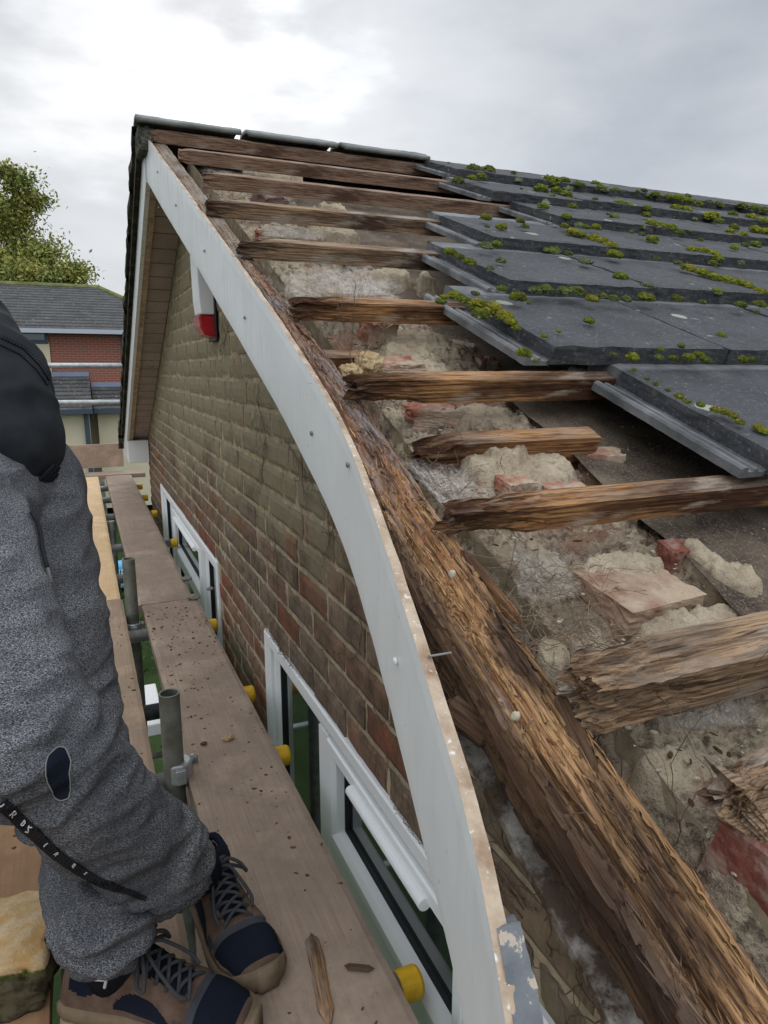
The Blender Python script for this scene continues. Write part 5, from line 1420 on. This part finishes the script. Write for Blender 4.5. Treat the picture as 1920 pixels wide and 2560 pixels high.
back_leg = capsule_union([
    (pel, .13, hipL, .112), (pel, .13, hipR, .108), (hipL, .108, kneeL, .082), (kneeL, .084, calfL, .074), (calfL, .072, at(262, 2300, 1.0), .070), (at(262, 2300, 1.0), .066, ankL, .055)],
    .0055, 'trouser_leg', M_marl, joggers, 6, FOLD)
# elastic cuffs' dark sock below them
from mathutils.bvhtree import BVHTree
def bvh(o):
    me = o.data; mw = o.matrix_world; bpy.context.view_layer.update(); mw = o.matrix_world
    return BVHTree.FromPolygons([mw @ v.co for v in me.vertices], [tuple(p.vertices) for p in me.polygons])
tree_j = bvh(joggers)
def hit(t_, u, v, off=.002):
    d = ray(u, v).normalized(); h = t_.ray_cast(Vector((0, 0, 0)), d, 5)
    if h[0] is None: return None
    n_ = h[1] if h[1].dot(d) < 0 else -h[1]
    return h[0]+n_*off
def ribbon(name, pts_px, half, mat, t_, parent, off=.002, thick=.0015):
    """tape sewn on to the cloth, following it"""
    mb = MB(); P = []
    for i in range(len(pts_px)-1):
        (u0, v0), (u1, v1) = pts_px[i], pts_px[i+1]
        for k in range(8): a = k/8; P.append((u0+(u1-u0)*a, v0+(v1-v0)*a))
    P.append(pts_px[-1]); rows = []
    for i, (u, v) in enumerate(P):
        a, b = P[max(0, i-1)], P[min(len(P)-1, i+1)]; dx, dy = b[0]-a[0], b[1]-a[1]; L = math.hypot(dx, dy); nx_, ny_ = -dy/L, dx/L
        row = []
        hw = half(i/(len(P)-1)) if callable(half) else half
        for s_ in (-1, -.5, 0, .5, 1):
            q = hit(t_, u+nx_*hw*s_, v+ny_*hw*s_, off)
            row.append(q)
        rows.append(row)
    ok = [all(x is not None for x in r_) for r_ in rows]; best = (0, 0); st = None
    for i in range(len(rows)+1):
        good = i < len(rows) and ok[i] and (st is None or i == st or (rows[i][2]-rows[i-1][2]).length < .05)
        if good and st is None: st = i
        if not good and st is not None:
            if i-st > best[1]-best[0]: best = (st, i)
            st = i if i < len(rows) and ok[i] else None
    rows = rows[best[0]:best[1]]
    for i in range(len(rows)-1):
        for j in range(4):
            q = [rows[i][j], rows[i][j+1], rows[i+1][j+1], rows[i+1][j]]
            if any(x is None for x in q) or max((q[0]-x).length for x in q) > .12: continue
            mb.add(q, [(0, 1, 2, 3)])
    if not mb.v: return None
    o = mb.build(name, mat, parent, smooth=True); s_ = o.modifiers.new('t', 'SOLIDIFY'); s_.thickness = thick; s_.offset = 0; return o
M_tape = plain('black_tape', (.010, .011, .014), .7, .2); M_white = plain('white_print', (.62, .62, .62), .7, .1)
tape = ribbon('side_tape', [(4, 2004), (52, 2048), (102, 2094), (142, 2132), (196, 2170), (255, 2204), (314, 2226), (364, 2244)], lambda t: 17-11*t, M_tape, tree_j, joggers, .003)
# white lettering on the tape: each stroke follows the cloth
def strokes(base, ang, sc, segs):
    out_ = []
    for (x0, y0), (x1, y1) in segs:
        ca, sa = math.cos(ang), math.sin(ang)
        f = lambda x, y: (base[0]+(x*ca-y*sa)*sc, base[1]+(x*sa+y*ca)*sc)
        out_.append((f(x0, y0), f(x1, y1)))
    return out_
LET = {'I': [((0, 0), (0, 2))], 'R': [((0, 0), (0, 2)), ((0, 0), (1, .1)), ((1, .1), (1, .9)), ((1, .9), (0, 1)), ((.3, 1), (1.1, 2))],
       'O': [((0, 0), (1, 0)), ((1, 0), (1, 2)), ((1, 2), (0, 2)), ((0, 2), (0, 0))], 'S': [((1, 0), (0, .2)), ((0, .2), (1, 1.6)), ((1, 1.6), (0, 2))], 'D': [((0, 0), (0, 2)), ((0, 0), (1, .5)), ((1, .5), (1, 1.5)), ((1, 1.5), (0, 2))]}
for ch, (u, v), sc in (('I', (14, 2010), 9), ('R', (34, 2024), 8), ('D', (66, 2052), 7), ('S', (80, 2066), 7), ('I', (124, 2106), 6), ('R', (148, 2128), 5), ('O', (188, 2158), 4), ('S', (218, 2178), 3.5)):
    mbL = MB()
    for (a, b) in strokes((u, v-8), .75, sc, LET[ch]):
        pts = [hit(tree_j, a[0]+(b[0]-a[0])*k/3, a[1]+(b[1]-a[1])*k/3, .0055) for k in range(4)]
        if all(pts): mbL.tube(pts, .0008 if sc > 5 else .0005, 4)
    if mbL.v: mbL.build('printed_letter', M_white, joggers)
# torn knee: navy layer showing through the rip, frayed pale rim
mb = MB(); NA = 28; rings = 7; rows = []
for j in range(rings):
    rr = j/(rings-1); row = []
    for k in range(NA):
        a = 2*math.pi*k/NA; w_ = 30*(1+.07*math.sin(3*a+1)+.05*math.sin(7*a)); h_ = 63*(1+.05*math.sin(4*a+2))
        row.append(hit(tree_j, 153+math.copysign(abs(math.sin(a))**.65, math.sin(a))*w_*rr+5*math.cos(a)*rr-8*math.sin(a)**2*rr, 1934+math.copysign(abs(math.cos(a))**.8, math.cos(a))*h_*rr, .0018))
    rows.append(row)
if all(all(r_) for r_ in rows):
    for j in range(rings-1):
        for k in range(NA): mb.add([rows[j][k], rows[j][(k+1) % NA], rows[j+1][(k+1) % NA], rows[j+1][k]], [(0, 1, 2, 3)])
    mb.build('knee_rip', M_navy, joggers, smooth=True)
    rim = MB(); loop = rows[-1]+[rows[-1][0]]
    rim.tube([p+Vector((.0012*nz((i, 0, 0), .9), 0, .0012*nz((i, 3, 0), .9))) for i, p in enumerate(loop)], .0009, 6, cap=False); rim.build('frayed_rim', plain('pale_fray', (.20, .20, .195), .9, .1), joggers, smooth=True)
# drawcord
mb = MB(); pts = [hit(tree_j, u, v, .006) for u, v in ((70, 1285), (84, 1310), (93, 1340), (97, 1375), (104, 1405), (110, 1425))]
pts = [p for p in pts if p]
if len(pts) > 2: mb.tube(pts, .0032, 8); mb.build('drawcord', M_tape, joggers, smooth=True); mb = MB(); mb.tube([pts[-1], pts[-1]+Vector((.003, -.003, -.022))], .0026, 8); mb.build('cord_tip', M_nail, joggers)

# hoodie
hood = capsule_union([
    (at(-45, 1165, 1.28), .150, at(-95, 1010, 1.28), .160), (at(-95, 1010, 1.28), .160, at(-200, 920, 1.30), .160), (at(-200, 920, 1.3), .16, at(-420, 880, 1.32), .15),
    (at(-30, 960, 1.22), .105, at(2, 1108, 1.20), .100), (at(-30, 960, 1.22), .100, at(-150, 800, 1.27), .11), (at(2, 1108, 1.2), .098, at(-60, 1190, 1.18), .085), (at(-150, 800, 1.27), .09, at(-330, 700, 1.3), .10),
    (at(-420, 880, 1.32), .14, at(-520, 860, 1.3), .07), (at(-520, 860, 1.3), .08, at(-560, 900, 1.3), .07),
    (at(-430, 900, 1.2), .085, at(-470, 1120, 1.1), .06), (at(-470, 1120, 1.1), .06, at(-420, 1330, 1.02), .045)],
    .0075, 'hoodie', M_hood, person, 12, lambda p: .007*fz(p, 7, 3)+.012*(.6-abs(noise.noise(Vector((p.x*7+p.z*4+1, p.y*7, p.z*15-p.x*5))))*3)*.6)
th_ = bvh(hood)
ribbon('shoulder_seam', [(2, 842), (60, 870), (100, 912), (124, 948)], 4, M_tape, th_, hood, .002)
ribbon('shoulder_seam', [(0, 862), (50, 886), (92, 925), (118, 962)], 2, M_tape, th_, hood, .002)
ribbon('hem_band', [(2, 1258), (50, 1243), (95, 1215), (135, 1175), (158, 1135)], 16, M_hood, th_, hood, .004, .004)
# body under the clothes, one surface from head to feet
def body():
    J = {}; me = bpy.data.meshes.new('body'); pts = []; ed = []; rs = []
    def add(p, r, prev=None):
        pts.append(Vector(p)); rs.append(r)
        if prev is not None: ed.append((prev, len(pts)-1))
        return len(pts)-1
    pv = add(pel, .10); sp = add(at(-110, 1050, 1.29), .10, pv); ch = add(at(-260, 920, 1.3), .115, sp); nk = add(at(-520, 870, 1.3), .052, ch); hd = add(at(-590, 880, 1.28), .075, nk); top = add(at(-690, 900, 1.26), .085, hd); add(at(-740, 905, 1.25), .05, top)
    for (h, k, a, toe) in ((hipL, kneeL, ankL, None), (hipR, kneeR, ankR, None)):
        i1 = add(h, .085, pv); i2 = add(k, .055, i1); i3 = add(a-Vector((0, 0, .01)), .034, i2)
        i4 = add(Vector(a)+Vector((.01, -.015, -.03)), .024, i3)
    for s_ in (-1, 1):
        q = at(-430+30*s_, 900+40*s_, 1.22+.1*s_); i1 = add(q, .05, ch); e_ = at(-470+20*s_, 1120+20*s_, 1.12+.1*s_); i2 = add(e_, .036, i1); wst = at(-420+20*s_, 1330, 1.04+.08*s_); i3 = add(wst, .026, i2)
        d = (wst-e_).normalized(); palm = add(wst+d*.06, .028, i3)
        for f in range(4):
            sdv = Vector((.018*(f-1.5), .006*f, 0)); b0 = add(wst+d*.09+sdv, .009, palm); b1_ = add(wst+d*(.12+.004*f)+sdv*1.1+Vector((.01, 0, 0)), .0085, b0); add(wst+d*(.145-.006*abs(f-1.5))+sdv*1.1+Vector((.022, 0, 0)), .0075, b1_)
        t0 = add(wst+d*.035+Vector((-.03, -.01, 0)), .011, palm); add(wst+d*.07+Vector((-.045, -.015, 0)), .009, t0)
    me.from_pydata([tuple(p) for p in pts], ed, []); o = link(bpy.data.objects.new('body', me))
    m_ = o.modifiers.new('skin', 'SKIN')
    for i, v in enumerate(me.skin_vertices[0].data): v.radius = (rs[i], rs[i]); v.use_root = i == 0
    o.modifiers.new('sub', 'SUBSURF').levels = 1
    me.materials.append(M_skin); dg = bpy.context.evaluated_depsgraph_get(); m2 = bpy.data.meshes.new_from_object(o.evaluated_get(dg)); bpy.data.objects.remove(o)
    o = link(bpy.data.objects.new('body', m2)); m2.polygons.foreach_set('use_smooth', [True]*len(m2.polygons)); put(o, person); return o
body()

# trainers
def suede():
    t = NT('brown_suede'); n = t.noise(t.obj(), 26, 5, .65); f = t.noise(t.obj(), 320, 3)
    c = t.mix(t.ramp(n, [(.35, 0.0), (.65, 1.0)]), (.080, .052, .039), (.150, .100, .073)); c = t.mix(t.ramp(n, [(.70, 0.0), (.78, .5)]), c, (.33, .28, .24))
    return t.done(c, .95, t.bump(f, .4, .0008), .08)
M_suede = suede(); M_sole = plain('tan_rubber', (.17, .125, .08), .8, .2, var=.2, scale=40); M_lace = plain('charcoal_lace', (.055, .056, .06), .9, .1, var=.2, scale=300, bump=.4); M_greyt = plain('dark_grey_trim', (.05, .052, .06), .8, .2)
def trainer(heel, toe, label, sock_top, side):
    heel, toe = Vector(heel), Vector(toe); X = (toe-heel); L = X.length; X.normalize(); Y = Vector((0, 0, 1)).cross(X); M = Matrix.Translation(heel) @ Matrix((X, Y, Vector((0, 0, 1)))).transposed().to_4x4()
    wtab = [(0, .026), (.04, .033), (.15, .036), (.35, .037), (.5, .041), (.68, .050), (.80, .051), (.90, .043), (.96, .030), (1, .012)]
    htab = [(0, .055), (.03, .085), (.10, .098), (.22, .092), (.36, .098), (.46, .088), (.60, .070), (.75, .058), (.86, .053), (.94, .042), (1, .026)]
    off = lambda t: .010*math.sin(t*math.pi)*side
    NI, NJ = 110, 64; mb = MB(); zs0 = .020
    grid_ = []
    for i in range(NI):
        t = i/(NI-1); t2 = t
        wd = lerp_tab(wtab, t2); h = lerp_tab(htab, t2)-zs0; row = []
        for j in range(NJ):
            a = math.pi*j/(NJ-1); c, s_ = math.cos(a), math.sin(a)
            pw = .62 if t > .45 else .50
            y = math.copysign(abs(c)**pw, c)*wd*(1-.22*max(0, s_)**2*(1 if t < .45 else .4)); z = zs0+abs(s_)**(.72)*h
            x = t*L
            # overlays stand proud of the mesh
            z_n = (z-zs0)/h
            region = reg(t, z_n, c)
            k = .0016 if region == 0 else 0
            row.append((x, off(t)+y*(1+k/.04), z+k))
        grid_.append(row)
    for r_ in grid_: mb.v += r_
    for i in range(NI-1):
        for j in range(NJ-1):
            t = (i+.5)/(NI-1); a = math.pi*(j+.5)/(NJ-1); c, s_ = math.cos(a), math.sin(a)
            mb.f.append((i*NJ+j, i*NJ+j+1, (i+1)*NJ+j+1, (i+1)*NJ+j)); mb.m.append(reg(t, abs(s_)**.72, c))
    for i0 in (0, NI-1): mb.f.append(tuple(range(i0*NJ, i0*NJ+NJ))); mb.m.append(0)
    up_ = mb.build('trainer', [M_suede, M_navy, M_greyt], person, smooth=True, M=M, recalc=True); up_['label'] = label
    def sub(mb_, name, mat, smooth=True):
        o = link_local(mb_, name, mat, M, up_, smooth); return o
    # sole with a lip running up the toe
    sm = MB(); rows = []
    for i in range(60):
        t = -.01+1.025*i/59; tt = min(1, max(0, t)); wd = lerp_tab(wtab, tt)+.0055; rows.append((t*L, wd, tt))
    prof = [(-.92, .000), (-1.0, .004), (-1.03, .014), (-.97, .026), (.97, .026), (1.03, .014), (1.0, .004), (.92, 0)]
    n = len(prof)
    for x, wd, tt in rows:
        lift = .006*max(0, (tt-.85)/.15)**2; tl_ = .014*max(0, (tt-.88)/.12)
        for a, z in prof: sm.v.append((x, off(tt)+a*wd, z+lift+(tl_ if z > .02 else 0)))
    for i in range(59):
        for k in range(n): sm.f.append((i*n+k, i*n+(k+1) % n, (i+1)*n+(k+1) % n, (i+1)*n+k)); sm.m.append(0)
    sm.f.append(tuple(range(n))); sm.m.append(0); sm.f.append(tuple(range(59*n, 60*n))); sm.m.append(0)
    sub(sm, 'sole', M_sole)
    # tongue
    tg = MB(); 
    def tf(a, b):
        t = .66-.34*b; h = lerp_tab(htab, t); return (t*L-.012*b*b, off(t)+(a-.5)*(.040+.012*b), h+.004+.020*b*b-.004*(2*a-1)**2)
    tg.grid(10, 16, tf); tg.grid(10, 16, lambda a, b: (lambda p: (p[0], p[1], p[2]-.006))(tf(a, b))); sub(tg, 'tongue', M_navy)
    # collar
    cl = MB(); pts = []
    for k in range(33):
        a = 2*math.pi*k/32; x = L*(.215+.175*math.cos(a)); t = x/L; pts.append((x, off(t)+.030*math.sin(a), lerp_tab(htab, t)+.002+.004*math.cos(a)**2))
    cl.tube(pts, .0075, 8, cap=False); sub(cl, 'collar', M_navy)
    # laces: bars across the tongue and a loose bow
    lc = MB(); ts = [.40, .455, .51, .565, .62]
    for q, t in enumerate(ts):
        h = lerp_tab(htab, t); s1 = [(t*L, off(t)-.026, h-.004), (t*L+.004, off(t)-.013, h+.0065), (t*L+.010, off(t), h+.0075), (t*L+.016, off(t)+.013, h+.003), (t*L+.020, off(t)+.025, h-.008)]
        s2 = [(x, 2*off(t)-y, z+.002) for x, y, z in s1]
        for s_ in (s1, s2): lc.tube([Vector(p) for p in smooth_pts(s_)], .0030, 6)
    t = .40; h = lerp_tab(htab, t)+.012; K0 = Vector((t*L, off(t), h))
    def loop_(sx, sy, ln, drop, r_=.0032):
        P = [K0, K0+Vector((sx*ln*.4, sy*ln*.5, .016)), K0+Vector((sx*ln, sy*ln, .012-drop*.4)), K0+Vector((sx*ln*1.15, sy*ln*1.3, -drop)), K0+Vector((sx*ln*.7, sy*ln*1.25, -drop*.8)), K0+Vector((sx*ln*.25, sy*ln*.5, .002)), K0]
        lc.tube(smooth_pts(P), r_, 6)
    loop_(.5, 1.0, .034, .012); loop_(.7, -1.0, .036, .018); loop_(-.2, .8, .022, .006)
    for sy, ln in ((1, .05), (-1, .06)):
        P = [K0, K0+Vector((.018, sy*.014, .010)), K0+Vector((.04, sy*.024, -.004)), K0+Vector((ln+.012, sy*.034, -.026)), K0+Vector((ln+.026, sy*.030, -.036))]; lc.tube(smooth_pts(P), .003, 6)
    vs, fs = ico(2); lc.add([Vector((p.x*.007, p.y*.006, p.z*.0055))+K0+Vector((0, 0, .003)) for p in vs], fs); sub(lc, 'laces', M_lace)
    # sock up to the cuff
    so_ = MB(); a0 = M @ Vector((L*.235, off(.2), .06)); tp = Vector(sock_top); so_.tube([a0, a0.lerp(tp, .5), tp], [.036, .040, .043], 24)
    o = so_.build('sock', M_navy, None, smooth=True); set_sub(o, up_, person)
    return up_, M
def smooth_pts(P, n=5):
    P = [Vector(p) for p in P]; out_ = []
    for i in range(len(P)-1):
        p0, p1, p2, p3 = P[max(0, i-1)], P[i], P[i+1], P[min(len(P)-1, i+2)]
        for k in range(n):
            t = k/n; out_.append(.5*((2*p1)+(p2-p0)*t+(2*p0-5*p1+4*p2-p3)*t*t+(3*p1-p0-3*p2+p3)*t**3))
    out_.append(P[-1]); return out_
def set_sub(o, par, root):
    bpy.context.view_layer.update(); o.parent = par; o.matrix_parent_inverse = par.matrix_world.inverted()
def link_local(mb_, name, mat, M, par, smooth):
    o = mb_.build(name, mat, None, smooth=smooth, recalc=True); bpy.context.view_layer.update(); o.parent = par; return o
def reg(t, z, c):
    """0 brown suede overlay, 1 navy mesh, 2 grey trim: the panels of the upper"""
    side_z = z
    if z > .97 and .30 < t < .66: return 1
    if t < .06 or t > .955: return 0
    if side_z < .16+.10*max(0, (t-.75)*4): return 0
    toe_w = .30+.26*math.sin(max(0, min(1, (t-.62)/.33))*math.pi)
    if t > .70:
        return 0 if (t > .93 or side_z < .36+.3*(abs(t-.82)*3)**2) else (1 if t > .735 else 2)
    if .635 < t <= .70: return 0 if side_z > .55 else 2
    if t < .34 and side_z > .60+.5*max(0, t-.2): return 1
    if .06 < t < .22 and side_z > .34+.6*abs(t-.14)*3: return 1
    if .30 < t < .635 and .20 < side_z < .22+.42*math.sin((t-.30)/.335*math.pi)**.6: return 1
    return 0
tr1, M1 = trainer(onz(183, 2500, ZB+.001), onz(640, 2600, ZB+.001), 'trainer nearer the camera, pointing right', ankL+Vector((0, 0, .01)), 1)
hl = onz(505, 2195, ZB+.001); tr2, M2 = trainer(hl, onz(672, 2478, ZB+.001), 'trainer farther right, seen from its laces', ankR+Vector((0, 0, .005)), -1)
# white mark on the sock of the nearer foot
sk = [c for c in tr1.children if c.name.startswith('sock')][0]; ts_ = bvh(sk)
mb = MB()
for seg in (((212, 2438), (232, 2446), (266, 2447)), ((266, 2447), (264, 2458), (262, 2466))):
    pts = [hit(ts_, u, v, .0012) for u, v in seg]
    pts = [p for p in pts if p]
    if len(pts) > 1: mb.tube(pts, .0022, 6)
if mb.v: o = mb.build('sock_mark', M_white); set_sub(o, tr1, person)
